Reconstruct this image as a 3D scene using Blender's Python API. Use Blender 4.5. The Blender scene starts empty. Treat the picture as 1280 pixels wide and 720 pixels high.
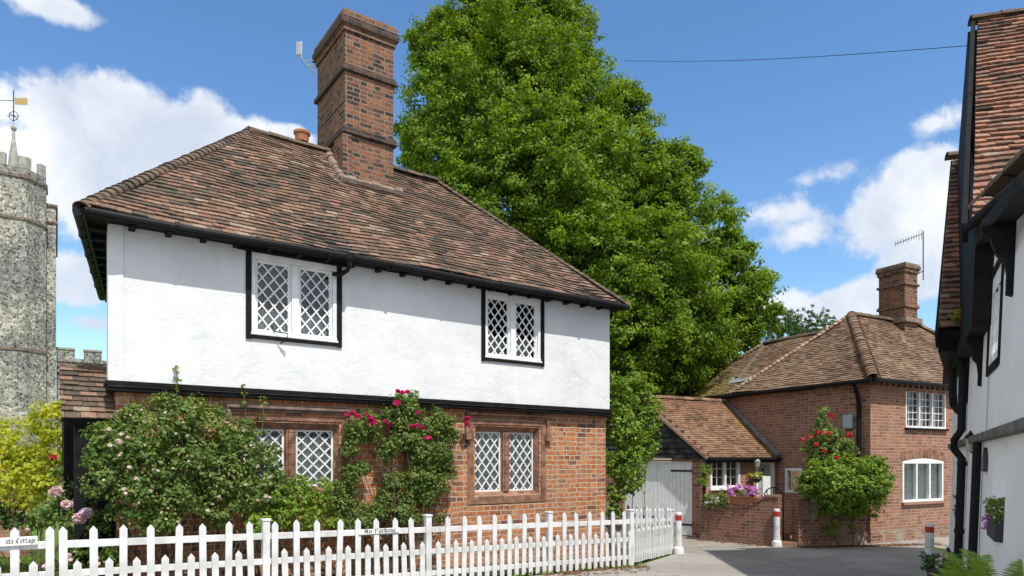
import bpy, math, random
import numpy as np
from mathutils import Vector
R = math.radians
rng = random.Random(7)
nrg = np.random.default_rng(11)
sc = bpy.context.scene
COL = sc.collection
F, CX, HY = 853.333, 640.0, 575.0        # focal length in photo pixels, horizon row

def at(px, py, Y):
    return ((px-CX)/F*Y, Y, (HY-py)/F*Y)

def gz(x, y):                              # the lane falls gently away from the camera
    return -1.27-.0455*max(-12, min(y, 15.2))

# ------------------------------------------------------------------ mesh builder
class MB:
    def __init__(s):
        s.v = []; s.f = []; s.a = []; s.m = []; s.cur = .5; s.mo = 0.
    def face(s, pts, r=None, mo=None):
        i = len(s.v); s.v += [tuple(p) for p in pts]; s.f.append(list(range(i, i+len(pts))))
        s.a.append(s.cur if r is None else r); s.m.append(s.mo if mo is None else mo)
    def hexa(s, b, t):                     # bottom quad, top quad (both ccw from above)
        i = len(s.v); s.v += [tuple(p) for p in b]+[tuple(p) for p in t]
        fs = [[3,2,1,0],[4,5,6,7],[0,1,5,4],[1,2,6,5],[2,3,7,6],[3,0,4,7]]
        for q in fs:
            s.f.append([i+k for k in q]); s.a.append(s.cur); s.m.append(s.mo)
    def box(s, x0, x1, y0, y1, z0, z1):
        s.hexa([(x0,y0,z0),(x1,y0,z0),(x1,y1,z0),(x0,y1,z0)], [(x0,y0,z1),(x1,y0,z1),(x1,y1,z1),(x0,y1,z1)])
    def bar(s, p, q, w, h, up=(0,0,1)):    # rectangular bar from p to q
        p = Vector(p); q = Vector(q); d = (q-p).normalized(); u = Vector(up)
        sd = d.cross(u)
        if sd.length < 1e-4: sd = d.cross(Vector((1,0,0)))
        sd.normalize(); u = sd.cross(d).normalized()
        a = sd*w/2; b = u*h/2
        s.hexa([p-a-b, p+a-b, q+a-b, q-a-b], [p-a+b, p+a+b, q+a+b, q-a+b])
    def tube(s, pts, rad, n=8, cap=True):
        pts = [Vector(p) for p in pts]
        if not hasattr(rad, '__len__'): rad = [rad]*len(pts)
        base = len(s.v); ref = Vector((.13,.2,.97))
        for k, p in enumerate(pts):
            d = (pts[min(k+1,len(pts)-1)]-pts[max(k-1,0)]).normalized()
            a = d.cross(ref)
            if a.length < .05: a = d.cross(Vector((1,0,0)))
            a.normalize(); b = d.cross(a)
            for j in range(n):
                t = 2*math.pi*j/n
                s.v.append(tuple(p+(a*math.cos(t)+b*math.sin(t))*rad[k]))
        for k in range(len(pts)-1):
            for j in range(n):
                s.f.append([base+k*n+j, base+k*n+(j+1)%n, base+(k+1)*n+(j+1)%n, base+(k+1)*n+j]); s.a.append(s.cur); s.m.append(s.mo)
        if cap:
            s.f.append([base+j for j in range(n)][::-1]); s.a.append(s.cur); s.m.append(s.mo)
            e = base+(len(pts)-1)*n
            s.f.append([e+j for j in range(n)]); s.a.append(s.cur); s.m.append(s.mo)
    def lathe(s, prof, c=(0,0,0), n=20):   # prof: (r, z)
        base = len(s.v)
        for r, z in prof:
            for j in range(n):
                t = 2*math.pi*j/n
                s.v.append((c[0]+r*math.cos(t), c[1]+r*math.sin(t), c[2]+z))
        for k in range(len(prof)-1):
            for j in range(n):
                s.f.append([base+k*n+j, base+k*n+(j+1)%n, base+(k+1)*n+(j+1)%n, base+(k+1)*n+j]); s.a.append(s.cur); s.m.append(s.mo)
        s.f.append([base+j for j in range(n)][::-1]); s.a.append(s.cur); s.m.append(s.mo)
        e = base+(len(prof)-1)*n
        s.f.append([e+j for j in range(n)]); s.a.append(s.cur); s.m.append(s.mo)
    def mesh(s, name, off=(0,0,0)):
        me = bpy.data.meshes.new(name)
        V = np.array(s.v, dtype=np.float64)-np.array(off)
        me.from_pydata([tuple(p) for p in V], [], s.f)
        at_ = me.attributes.new('rnd', 'FLOAT', 'FACE'); at_.data.foreach_set('value', np.array(s.a, dtype=np.float32))
        am = me.attributes.new('moss', 'FLOAT', 'FACE'); am.data.foreach_set('value', np.array(s.m, dtype=np.float32))
        uv = me.uv_layers.new(name='UVMap')
        W = np.array(s.v)
        data = np.zeros((len(me.loops), 2), dtype=np.float32); k = 0
        for f in s.f:
            P = W[f]
            n = np.zeros(3)
            for i in range(len(f)):
                n += np.cross(P[i], P[(i+1) % len(f)])
            L = np.linalg.norm(n); n = n/L if L > 1e-12 else np.array([0,0,1.])
            if abs(n[2]) > .85:
                data[k:k+len(f), 0] = P[:,0]; data[k:k+len(f), 1] = P[:,1]
            else:
                t = np.array([-n[1], n[0], 0]); t /= np.linalg.norm(t)
                if t[0] < 0: t = -t
                data[k:k+len(f), 0] = P @ t; data[k:k+len(f), 1] = P[:,2]/max(.3, math.sqrt(1-n[2]**2))
            k += len(f)
        uv.data.foreach_set('uv', data.ravel())
        return me

def wloc(o):
    p = Vector((0,0,0))
    while o is not None: p = p+o.location; o = o.parent
    return p

def obj(name, mb, mat, parent=None, smooth=False, bevel=0, label=None, loc=None):
    off = wloc(parent)
    if loc is not None: off = off*0
    me = mb.mesh(name, off)
    o = bpy.data.objects.new(name, me); COL.objects.link(o)
    if parent is not None: o.parent = parent
    if loc is not None: o.location = Vector(loc)-wloc(parent)
    me.materials.append(mat)
    if smooth:
        for p in me.polygons: p.use_smooth = True
    if bevel:
        m = o.modifiers.new('bevel', 'BEVEL'); m.width = bevel; m.segments = 2; m.limit_method = 'ANGLE'
    if label: o['label'] = label
    return o

def thing(name, label, cat, loc=(0,0,0), group=None):
    o = bpy.data.objects.new(name, None); COL.objects.link(o); o.location = loc
    o.empty_display_size = .2
    o['label'] = label; o['category'] = cat
    if group: o['group'] = group
    return o
def tag(o, label, cat, group=None, kind=None):
    o['label'] = label; o['category'] = cat
    if group: o['group'] = group
    if kind: o['kind'] = kind
    return o
def struct(o, label=None):
    o['kind'] = 'structure'
    if label: o['label'] = label
    return o
def copy_tree(o, parent=None):
    c = o.copy(); COL.objects.link(c); c.parent = parent
    for ch in list(o.children): copy_tree(ch, c)
    return c

# ------------------------------------------------------------------ materials
def newmat(name):
    m = bpy.data.materials.new(name); m.use_nodes = True
    nt = m.node_tree; nt.nodes.clear()
    out = nt.nodes.new('ShaderNodeOutputMaterial')
    b = nt.nodes.new('ShaderNodeBsdfPrincipled'); nt.links.new(b.outputs[0], out.inputs[0])
    return m, nt, b, out
def N(nt, t, **kw):
    n = nt.nodes.new('ShaderNode'+t)
    for k, v in kw.items():
        if k.startswith('i_'):
            key = k[2:]; key = int(key) if key.isdigit() else key.replace('_', ' ')
            n.inputs[key].default_value = v
        else: setattr(n, k, v)
    return n
def ramp(nt, stops, interp='LINEAR'):
    n = nt.nodes.new('ShaderNodeValToRGB'); cr = n.color_ramp; cr.interpolation = interp
    while len(cr.elements) > 1: cr.elements.remove(cr.elements[-1])
    for i, (p, c) in enumerate(stops):
        e = cr.elements[0] if i == 0 else cr.elements.new(p)
        e.position = p; e.color = (c[0], c[1], c[2], 1)
    return n
def mix(nt, fac, a, b, mode='MIX'):
    n = nt.nodes.new('ShaderNodeMix'); n.data_type = 'RGBA'; n.blend_type = mode
    for sock, val in ((0, fac), (6, a), (7, b)):
        if hasattr(val, 'is_output'): nt.links.new(val, n.inputs[sock])
        elif sock == 0: n.inputs[0].default_value = val
        else: n.inputs[sock].default_value = (val[0], val[1], val[2], 1)
    return n.outputs[2]
def bump(nt, b, h, strength, dist):
    n = nt.nodes.new('ShaderNodeBump'); n.inputs['Strength'].default_value = strength; n.inputs['Distance'].default_value = dist
    nt.links.new(h, n.inputs['Height']); nt.links.new(n.outputs[0], b.inputs['Normal'])
def noise(nt, scale, detail=4, rough=.55, vec=None, dist=0):
    n = N(nt, 'TexNoise'); n.inputs['Scale'].default_value = scale; n.inputs['Detail'].default_value = detail
    n.inputs['Roughness'].default_value = rough; n.inputs['Distortion'].default_value = dist
    if vec is not None: nt.links.new(vec, n.inputs['Vector'])
    return n.outputs[0]
def objco(nt): return N(nt, 'TexCoord').outputs['Object']
def spec(b, v):
    b.inputs['Specular IOR Level'].default_value = v

def mat_noise(name, c1, c2, scale=6, rough=.8, bstr=.3, bdist=.01, bscale=30, sp=.3, lo=.35, hi=.65, metal=0):
    m, nt, b, o = newmat(name); co = objco(nt)
    r = ramp(nt, [(lo, c1), (hi, c2)]); nt.links.new(noise(nt, scale, 5, .6, co), r.inputs[0])
    nt.links.new(r.outputs[0], b.inputs['Base Color']); b.inputs['Roughness'].default_value = rough; spec(b, sp)
    b.inputs['Metallic'].default_value = metal
    if bstr: bump(nt, b, noise(nt, bscale, 4, .6, co), bstr, bdist)
    return m

def mat_brick(name, cols, mortar, bw=.225, bh=.072, ms=.010, dirt=(.10,.08,.07), dirtamt=.5, bstr=.7, distort=.012, blotch=None):
    m, nt, b, o = newmat(name)
    uv = N(nt, 'TexCoord').outputs['UV']; co = objco(nt)
    nz = N(nt, 'TexNoise'); nz.inputs['Scale'].default_value = 3.5; nz.inputs['Detail'].default_value = 3; nt.links.new(co, nz.inputs['Vector'])
    sub = N(nt, 'VectorMath', operation='SUBTRACT'); nt.links.new(nz.outputs['Color'], sub.inputs[0]); sub.inputs[1].default_value = (.5,.5,.5)
    scl = N(nt, 'VectorMath', operation='SCALE'); nt.links.new(sub.outputs[0], scl.inputs[0]); scl.inputs['Scale'].default_value = distort*3
    add = N(nt, 'VectorMath', operation='ADD'); nt.links.new(uv, add.inputs[0]); nt.links.new(scl.outputs[0], add.inputs[1])
    def brk(squash):
        t = N(nt, 'TexBrick'); t.offset = .5; t.squash = squash; t.squash_frequency = 2
        nt.links.new(add.outputs[0], t.inputs['Vector'])
        t.inputs['Scale'].default_value = 1; t.inputs['Mortar Size'].default_value = ms; t.inputs['Mortar Smooth'].default_value = .25
        t.inputs['Brick Width'].default_value = bw; t.inputs['Row Height'].default_value = bh; t.inputs['Bias'].default_value = 0
        t.inputs['Color1'].default_value = (0,0,0,1); t.inputs['Color2'].default_value = (1,1,1,1); t.inputs['Mortar'].default_value = (.5,.5,.5,1)
        return t
    t = brk(.55)
    k = len(cols); r = ramp(nt, [(i/(k-1), c) for i, c in enumerate(cols)])
    sc_ = N(nt, 'SeparateColor'); nt.links.new(t.outputs['Color'], sc_.inputs[0])
    pm = N(nt, 'MapRange'); nt.links.new(noise(nt, 1.3, 4, .65, co), pm.inputs[0]); pm.inputs[1].default_value = .3; pm.inputs[2].default_value = .7; pm.inputs[3].default_value = -.3; pm.inputs[4].default_value = .3
    pa = N(nt, 'Math', operation='ADD', use_clamp=True); nt.links.new(sc_.outputs[0], pa.inputs[0]); nt.links.new(pm.outputs[0], pa.inputs[1]); nt.links.new(pa.outputs[0], r.inputs[0])
    fine = noise(nt, 38, 4, .65, co); big = noise(nt, .9, 4, .6, co)
    rf = ramp(nt, [(.28, (.45,.45,.45)), (.5,(1,1,1)), (.72, (1.35,1.32,1.28))]); nt.links.new(fine, rf.inputs[0])
    c = mix(nt, 1, r.outputs[0], rf.outputs[0], 'MULTIPLY')
    if blotch:
        rb = ramp(nt, [(.5,(0,0,0)),(.66,(1,1,1))]); nt.links.new(noise(nt, 1.7, 4, .6, co), rb.inputs[0])
        c = mix(nt, rb.outputs[0], c, blotch)
    rd = ramp(nt, [(.5, (0,0,0)), (.78, (dirtamt,)*3)]); nt.links.new(big, rd.inputs[0])
    c = mix(nt, rd.outputs[0], c, dirt)
    rm = ramp(nt, [(.3, tuple(x*.7 for x in mortar)), (.7, mortar)]); nt.links.new(noise(nt, 5, 4, .6, co), rm.inputs[0])
    c = mix(nt, t.outputs['Fac'], c, rm.outputs[0])
    nt.links.new(c, b.inputs['Base Color']); b.inputs['Roughness'].default_value = .9; spec(b, .15)
    mm = N(nt, 'MapRange'); mm.inputs[3].default_value = 1; mm.inputs[4].default_value = 0; nt.links.new(t.outputs['Fac'], mm.inputs[0])
    ad = N(nt, 'Math', operation='MULTIPLY_ADD'); nt.links.new(fine, ad.inputs[0]); ad.inputs[1].default_value = .6; nt.links.new(mm.outputs[0], ad.inputs[2])
    bump(nt, b, ad.outputs[0], bstr, .014)
    return m

def mat_tile(name, cols, moss=(.26,.23,.03), wear=.35):
    m, nt, b, o = newmat(name); co = objco(nt)
    a = N(nt, 'Attribute', attribute_name='rnd'); k = len(cols)
    patch = noise(nt, .8, 3, .6, co)
    mr = N(nt, 'MapRange'); nt.links.new(patch, mr.inputs[0]); mr.inputs[1].default_value = .3; mr.inputs[2].default_value = .7; mr.inputs[3].default_value = -.24; mr.inputs[4].default_value = .24
    s = N(nt, 'Math', operation='ADD', use_clamp=True); nt.links.new(a.outputs['Fac'], s.inputs[0]); nt.links.new(mr.outputs[0], s.inputs[1])
    r = ramp(nt, [(i/(k-1), c) for i, c in enumerate(cols)]); nt.links.new(s.outputs[0], r.inputs[0])
    fine = noise(nt, 22, 5, .7, co)
    rf = ramp(nt, [(.28, (.5,.5,.5)), (.72, (1.25,1.25,1.25))]); nt.links.new(fine, rf.inputs[0])
    c = mix(nt, 1, r.outputs[0], rf.outputs[0], 'MULTIPLY')
    rl = ramp(nt, [(.56, (0,0,0)), (.66, (wear,)*3)]); nt.links.new(noise(nt, 7, 4, .65, co), rl.inputs[0])
    c = mix(nt, rl.outputs[0], c, (.17,.155,.12))
    am = N(nt, 'Attribute', attribute_name='moss')
    mm = N(nt, 'Math', operation='MULTIPLY', use_clamp=True); nt.links.new(am.outputs['Fac'], mm.inputs[0])
    rr = ramp(nt, [(.35,(.2,.2,.2)),(.6,(1,1,1))]); nt.links.new(noise(nt, 5, 4, .6, co), rr.inputs[0]); nt.links.new(rr.outputs[0], mm.inputs[1])
    c = mix(nt, mm.outputs[0], c, moss)
    nt.links.new(c, b.inputs['Base Color']); b.inputs['Roughness'].default_value = .85; spec(b, .2)
    bump(nt, b, fine, .5, .008)
    return m

def mat_leaf(name, cols, trans=.35, rough=.45, sp=.3):
    rough, sp = max(rough, .52), sp*.6
    m, nt, b, o = newmat(name)
    a = N(nt, 'Attribute', attribute_name='rnd'); k = len(cols)
    r = ramp(nt, [(i/(k-1), c) for i, c in enumerate(cols)]); nt.links.new(a.outputs['Fac'], r.inputs[0])
    nt.links.new(r.outputs[0], b.inputs['Base Color']); b.inputs['Roughness'].default_value = rough; spec(b, sp)
    tr = N(nt, 'BsdfTranslucent'); hs = N(nt, 'HueSaturation'); hs.inputs['Hue'].default_value = .485; hs.inputs['Saturation'].default_value = 1.1; hs.inputs['Value'].default_value = 1.4
    nt.links.new(r.outputs[0], hs.inputs['Color']); nt.links.new(hs.outputs[0], tr.inputs[0])
    ms = N(nt, 'MixShader'); ms.inputs[0].default_value = trans
    nt.links.new(b.outputs[0], ms.inputs[1]); nt.links.new(tr.outputs[0], ms.inputs[2]); nt.links.new(ms.outputs[0], o.inputs[0])
    return m

def mat_plain(name, c, rough=.5, sp=.4, metal=0):
    return mat_noise(name, tuple(x*.85 for x in c), c, 9, rough, .15, .004, 60, sp, .3, .6, metal)

def mat_plaster(name, c1, c2, stain=(.5,.5,.5), amt=.25, bs=1.0):
    m, nt, b, o = newmat(name); co = objco(nt)
    r = ramp(nt, [(.35, c1), (.6, c2)]); nt.links.new(noise(nt, 1.6, 5, .6, co), r.inputs[0])
    rs = ramp(nt, [(.58, (0,0,0)), (.75, (amt,)*3)]); nt.links.new(noise(nt, 3.3, 6, .7, co), rs.inputs[0])
    c = mix(nt, rs.outputs[0], r.outputs[0], stain)
    mp = N(nt, 'Mapping'); mp.inputs['Scale'].default_value = (7,7,.5); nt.links.new(co, mp.inputs[0])
    rk = ramp(nt, [(.56, (0,0,0)), (.8, (.3*bs,)*3)]); nt.links.new(noise(nt, 1, 4, .6, mp.outputs[0]), rk.inputs[0])
    c = mix(nt, rk.outputs[0], c, (.44,.44,.42))
    vo = N(nt, 'TexVoronoi', feature='DISTANCE_TO_EDGE'); vo.inputs['Scale'].default_value = .55
    nv = N(nt, 'TexNoise'); nv.inputs['Scale'].default_value = 2.5; nv.inputs['Detail'].default_value = 5; nt.links.new(co, nv.inputs['Vector'])
    av = N(nt, 'VectorMath', operation='MULTIPLY_ADD'); nt.links.new(nv.outputs['Color'], av.inputs[0]); av.inputs[1].default_value = (.35,.35,.35); nt.links.new(co, av.inputs[2]); nt.links.new(av.outputs[0], vo.inputs['Vector'])
    rc = ramp(nt, [(.0015, (1,1,1)), (.005, (0,0,0))]); nt.links.new(vo.outputs[0], rc.inputs[0])
    rq = ramp(nt, [(.56, (0,0,0)), (.62, (.4,.4,.4))]); nt.links.new(noise(nt, .9, 3, .5, co), rq.inputs[0])
    c = mix(nt, mix(nt, 1, rc.outputs[0], rq.outputs[0], 'MULTIPLY'), c, (.34,.34,.34))
    nt.links.new(c, b.inputs['Base Color']); b.inputs['Roughness'].default_value = .75; spec(b, .25)
    a = N(nt, 'Math', operation='MULTIPLY_ADD'); nt.links.new(noise(nt, 2.6, 4, .55, co, .6), a.inputs[0]); a.inputs[1].default_value = 2.5
    nt.links.new(noise(nt, 18, 4, .6, co), a.inputs[2])
    bump(nt, b, a.outputs[0], .27*bs, .03)
    return m

def mat_glass(name):
    m, nt, b, o = newmat(name); nt.nodes.remove(b)
    t = N(nt, 'BsdfTransparent'); t.inputs[0].default_value = (.75,.8,.8,1)
    g = N(nt, 'BsdfGlossy'); g.inputs['Roughness'].default_value = .03
    lw = N(nt, 'LayerWeight'); lw.inputs['Blend'].default_value = .25
    mr = N(nt, 'MapRange'); nt.links.new(lw.outputs['Fresnel'], mr.inputs[0]); mr.inputs[3].default_value = .075; mr.inputs[4].default_value = .8
    ms = N(nt, 'MixShader'); nt.links.new(mr.outputs[0], ms.inputs[0]); nt.links.new(t.outputs[0], ms.inputs[1]); nt.links.new(g.outputs[0], ms.inputs[2])
    bp = N(nt, 'Bump'); bp.inputs['Strength'].default_value = .25; bp.inputs['Distance'].default_value = .01
    nt.links.new(noise(nt, 9, 2, .5, objco(nt)), bp.inputs['Height']); nt.links.new(bp.outputs[0], g.inputs['Normal'])
    nt.links.new(ms.outputs[0], o.inputs[0])
    return m

def mat_flint(name):
    m, nt, b, o = newmat(name); co = objco(nt)
    v = N(nt, 'TexVoronoi'); v.inputs['Scale'].default_value = 7.5; nt.links.new(co, v.inputs['Vector'])
    sx = N(nt, 'SeparateColor'); nt.links.new(v.outputs['Color'], sx.inputs[0])
    r = ramp(nt, [(0, (.05,.05,.05)), (.3, (.16,.155,.14)), (.55, (.25,.245,.23)), (.8, (.34,.335,.31)), (1, (.5,.49,.46))]); nt.links.new(sx.outputs[0], r.inputs[0])
    e = N(nt, 'TexVoronoi', feature='DISTANCE_TO_EDGE'); e.inputs['Scale'].default_value = 7.5; nt.links.new(co, e.inputs['Vector'])
    re = ramp(nt, [(.02, (.8,.8,.8)), (.12, (0,0,0))]); nt.links.new(e.outputs[0], re.inputs[0])
    c = mix(nt, re.outputs[0], r.outputs[0], (.33,.32,.29))
    rb = ramp(nt, [(.42, (.72,.72,.74)), (.62, (1.3,1.27,1.18))]); nt.links.new(noise(nt, .35, 5, .65, co), rb.inputs[0])
    c = mix(nt, 1, c, rb.outputs[0], 'MULTIPLY')
    nt.links.new(c, b.inputs['Base Color']); b.inputs['Roughness'].default_value = .9; spec(b, .15)
    bump(nt, b, e.outputs[0], .6, .04)
    return m

def mat_asphalt(name):
    m, nt, b, o = newmat(name); co = objco(nt)
    r = ramp(nt, [(.3, (.275,.257,.23)), (.7, (.38,.355,.32))]); nt.links.new(noise(nt, .55, 6, .65, co), r.inputs[0])
    rf = ramp(nt, [(.3, (.6,.6,.6)), (.7, (1.25,1.25,1.25))]); nt.links.new(noise(nt, 70, 3, .7, co), rf.inputs[0])
    c = mix(nt, 1, r.outputs[0], rf.outputs[0], 'MULTIPLY')
    rp = ramp(nt, [(.5, (0,0,0)), (.53, (.35,.35,.35))]); nt.links.new(noise(nt, .28, 2, .5, co, .5), rp.inputs[0])
    c = mix(nt, rp.outputs[0], c, (.16,.15,.135))
    v = N(nt, 'TexVoronoi', feature='DISTANCE_TO_EDGE'); v.inputs['Scale'].default_value = .6
    nv = N(nt, 'TexNoise'); nv.inputs['Scale'].default_value = 2; nt.links.new(co, nv.inputs['Vector'])
    av = N(nt, 'VectorMath', operation='ADD'); nt.links.new(co, av.inputs[0]); nt.links.new(nv.outputs['Color'], av.inputs[1]); nt.links.new(av.outputs[0], v.inputs['Vector'])
    rc = ramp(nt, [(.003, (.6,.6,.6)), (.012, (0,0,0))]); nt.links.new(v.outputs[0], rc.inputs[0])
    c = mix(nt, rc.outputs[0], c, (.1,.09,.08))
    nt.links.new(c, b.inputs['Base Color']); b.inputs['Roughness'].default_value = .9; spec(b, .2)
    bump(nt, b, noise(nt, 90, 3, .7, co), .6, .006)
    return m

M = {}
M['plaster'] = mat_plaster('old_limewash', (.63,.645,.66), (.71,.72,.73), (.52,.53,.54), .25, .8)
M['plaster_c'] = mat_plaster('smooth_render', (.80,.81,.82), (.86,.865,.875), (.7,.7,.71), .2, .4)
M['brick'] = mat_brick('old_orange_brick', [(.17,.085,.06),(.38,.14,.065),(.50,.19,.075),(.36,.13,.065),(.56,.24,.10),(.25,.13,.085),(.50,.26,.14),(.44,.155,.06)], (.58,.48,.36), .245, .086, .0095, (.2,.12,.09), .45, .9, .018, None)
M['brick_dark'] = mat_brick('sooty_chimney_brick', [(.045,.033,.028),(.09,.05,.037),(.19,.077,.045),(.27,.105,.053),(.115,.06,.041),(.31,.13,.065),(.15,.078,.052)], (.23,.19,.15), .23, .078, .012, (.05,.04,.035), .75, .8, .012)
M['brick_b'] = mat_brick('red_stock_brick', [(.19,.085,.055),(.31,.135,.085),(.38,.17,.105),(.27,.11,.07),(.41,.21,.135),(.24,.125,.09)], (.40,.33,.26), .225, .076, .009, (.16,.12,.1), .5, .6, .006)
M['brick_wall'] = mat_brick('garden_wall_brick', [(.13,.06,.045),(.25,.10,.065),(.31,.13,.08),(.2,.08,.055),(.28,.14,.1)], (.28,.23,.18), .225, .074, .011, (.1,.085,.07), .65, .7, .012)
M['stone'] = mat_noise('worn_red_stone', (.13,.07,.05), (.34,.19,.125), 7, .9, .6, .01, 25, .15)
M['stone_grey'] = mat_noise('weathered_hood_stone', (.10,.075,.065), (.27,.2,.165), 6, .9, .5, .01, 25, .15)
TC = [(0.067,0.061,0.053),(0.090,0.077,0.063),(0.109,0.083,0.063),(0.147,0.101,0.071),(0.190,0.119,0.081),(0.242,0.138,0.095),(0.271,0.175,0.126),(0.294,0.244,0.179)]
M['tile'] = mat_tile('peg_tiles', TC)
M['tile_b'] = mat_tile('brown_peg_tiles', [(0.095,0.069,0.048),(0.152,0.095,0.065),(0.195,0.122,0.079),(0.237,0.154,0.100),(0.275,0.185,0.126),(0.304,0.233,0.168)])
M['tile_g'] = mat_tile('warm_peg_tiles', [(0.114,0.074,0.050),(0.180,0.101,0.063),(0.237,0.127,0.076),(0.275,0.154,0.095),(0.294,0.191,0.126)])
M['tile_c'] = mat_tile('mixed_peg_tiles', [(.055,.048,.045),(.1,.07,.055),(.17,.1,.072),(.24,.125,.085),(.3,.15,.1),(.36,.17,.1),(.28,.2,.16)])
M['hip'] = mat_tile('bonnet_tiles', [(.085,.07,.055),(.135,.10,.075),(.165,.115,.08),(.12,.095,.07)], wear=.5)
M['bonnet_pale'] = mat_tile('pale_bonnet_tiles', [(.26,.16,.11),(.36,.23,.16),(.42,.29,.2)], wear=.3)
M['brick_white'] = mat_brick('flaking_whitewashed_brick', [(.13,.06,.045),(.25,.10,.065),(.31,.13,.08),(.28,.14,.1)], (.32,.27,.21), .225, .074, .011, (.1,.085,.07), .65, .7, .012, (.46,.42,.35))
M['brick_soot'] = mat_brick('sooty_band_brick', [(.03,.026,.024),(.07,.05,.04),(.11,.065,.045),(.055,.042,.035)], (.12,.105,.09), .23, .078, .010, (.03,.028,.026), .7, .8, .012)
M['black'] = mat_noise('black_painted_timber', (.005,.005,.006), (.013,.0125,.013), 7, .7, .4, .006, 30, .15)
M['black_iron'] = mat_noise('black_gutter_paint', (.005,.005,.006), (.011,.011,.012), 9, .6, .2, .003, 40, .18)
M['white'] = mat_noise('white_gloss_paint', (.70,.71,.72), (.82,.83,.83), 5, .4, .15, .003, 25, .4)
M['fence'] = mat_noise('fence_paint', (.44,.45,.43), (.68,.69,.70), 3.2, .6, .35, .005, 22, .25, .3, .52)
M['glass'] = mat_glass('old_window_glass')
M['curtain'] = mat_noise('net_curtain', (.42,.43,.42), (.7,.71,.68), 14, .9, 0, 0, 1, .1)
M['flint'] = mat_flint('flint_rubble')
M['ashlar'] = mat_noise('pale_dressed_stone', (.26,.25,.22), (.42,.41,.37), 3, .9, .4, .02, 12, .15)
M['lead'] = mat_noise('lead_sheet', (.18,.185,.19), (.32,.33,.34), 5, .55, .2, .006, 20, .4)
M['mortar'] = mat_noise('mortar_fillet', (.15,.115,.09), (.27,.215,.17), 4, .95, .5, .01, 30, .1)
M['terracotta'] = mat_noise('terracotta', (.30,.13,.07), (.42,.19,.10), 8, .85, .2, .004, 30, .2)
M['gold'] = mat_plain('gilt_metal', (.55,.40,.16), .4, .5, .5)
M['steel'] = mat_plain('galvanised_metal', (.42,.43,.44), .4, .5, .6)
M['asphalt'] = mat_asphalt('worn_asphalt')
M['concrete'] = mat_noise('forecourt_concrete', (.23,.205,.17), (.32,.29,.245), 2, .95, .5, .008, 60, .15)
M['soil'] = mat_noise('garden_soil', (.065,.048,.033), (.15,.115,.08), 8, 1, .7, .03, 20, .05)
M['grass_ground'] = mat_noise('meadow', (.07,.13,.025), (.13,.19,.04), 3, 1, .6, .03, 40, .05)
M['grass'] = mat_leaf('grass_blades', [(.08,.15,.025),(.13,.22,.04),(.2,.27,.07)], .3, .6, .15)
M['bark'] = mat_noise('bark', (.055,.042,.03), (.13,.10,.075), 9, .95, .7, .03, 14, .1)
M['leaf_tree'] = mat_leaf('lime_leaf', [(.046,.092,.009),(.095,.180,.015),(.170,.275,.025),(.265,.37,.05)], .42, .42, .35)
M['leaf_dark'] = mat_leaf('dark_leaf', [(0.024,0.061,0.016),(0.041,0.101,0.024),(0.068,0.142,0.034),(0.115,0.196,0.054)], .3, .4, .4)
M['leaf_rose'] = mat_leaf('rose_leaf', [(0.047,0.095,0.022),(0.081,0.155,0.030),(0.135,0.216,0.047),(0.216,0.270,0.074),(0.297,0.243,0.108)], .35, .4, .4)
M['leaf_fresh'] = mat_leaf('fresh_leaf', [(0.081,0.162,0.020),(0.135,0.243,0.030),(0.216,0.324,0.047),(0.324,0.392,0.068)], .4, .45, .3)
M['leaf_yellow'] = mat_leaf('golden_leaf', [(.20,.28,.03),(.36,.42,.045),(.52,.54,.07),(.66,.60,.13)], .5, .5, .25)
M['leaf_hedge'] = mat_leaf('round_shrub_leaf', [(0.068,0.135,0.016),(0.115,0.209,0.022),(0.189,0.284,0.032),(0.270,0.351,0.054)], .3, .4, .4)
M['leaf_yew'] = mat_leaf('conifer_needle', [(.03,.075,.018),(.06,.12,.026),(.11,.17,.045)], .2, .6, .2)
M['leaf_fern'] = mat_leaf('fern_leaf', [(0.121,0.230,0.034),(0.203,0.338,0.054),(0.324,0.432,0.095)], .4, .5, .2)
M['leaf_moss'] = mat_leaf('stonecrop_leaf', [(.15,.18,.02),(.25,.27,.03),(.34,.34,.05)], .2, .6, .2)
M['petal_pink'] = mat_leaf('crimson_petal', [(.42,.015,.09),(.55,.03,.14),(.62,.07,.2)], .25, .6, .2)
M['petal_white'] = mat_leaf('cream_petal', [(.62,.50,.44),(.75,.66,.6),(.8,.76,.7)], .25, .6, .2)
M['petal_rose'] = mat_leaf('pale_pink_petal', [(.66,.42,.44),(.74,.54,.54),(.78,.66,.64)], .25, .6, .2)
M['petal_lilac'] = mat_leaf('lilac_petal', [(.56,.42,.52),(.66,.52,.6),(.72,.62,.68)], .25, .6, .2)
M['petal_red'] = mat_leaf('red_petal', [(.55,.03,.04),(.62,.06,.08),(.68,.15,.14)], .25, .6, .2)
M['petal_magenta'] = mat_leaf('magenta_petal', [(.45,.12,.42),(.6,.22,.52),(.66,.36,.62)], .25, .6, .2)
M['dead'] = mat_leaf('dead_leaf', [(.12,.06,.03),(.2,.1,.05),(.26,.15,.08)], .1, .8, .1)
M['red'] = mat_noise('red_band_paint', (.38,.02,.02), (.5,.035,.03), 12, .45, .1, .002, 40, .4)
M['green_door'] = mat_plain('sage_green_paint', (.38,.45,.38), .5, .3)
M['blue_box'] = mat_plain('grey_blue_plastic', (.38,.46,.52), .4, .4)
M['letter'] = mat_plain('dark_lettering', (.13,.13,.15), .5, .3)
M['planter'] = mat_plain('dark_planter', (.05,.05,.055), .6, .3)
M['wood_grey'] = mat_noise('silvered_oak', (.09,.085,.08), (.2,.19,.175), 6, .9, .5, .01, 20, .15)
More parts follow.
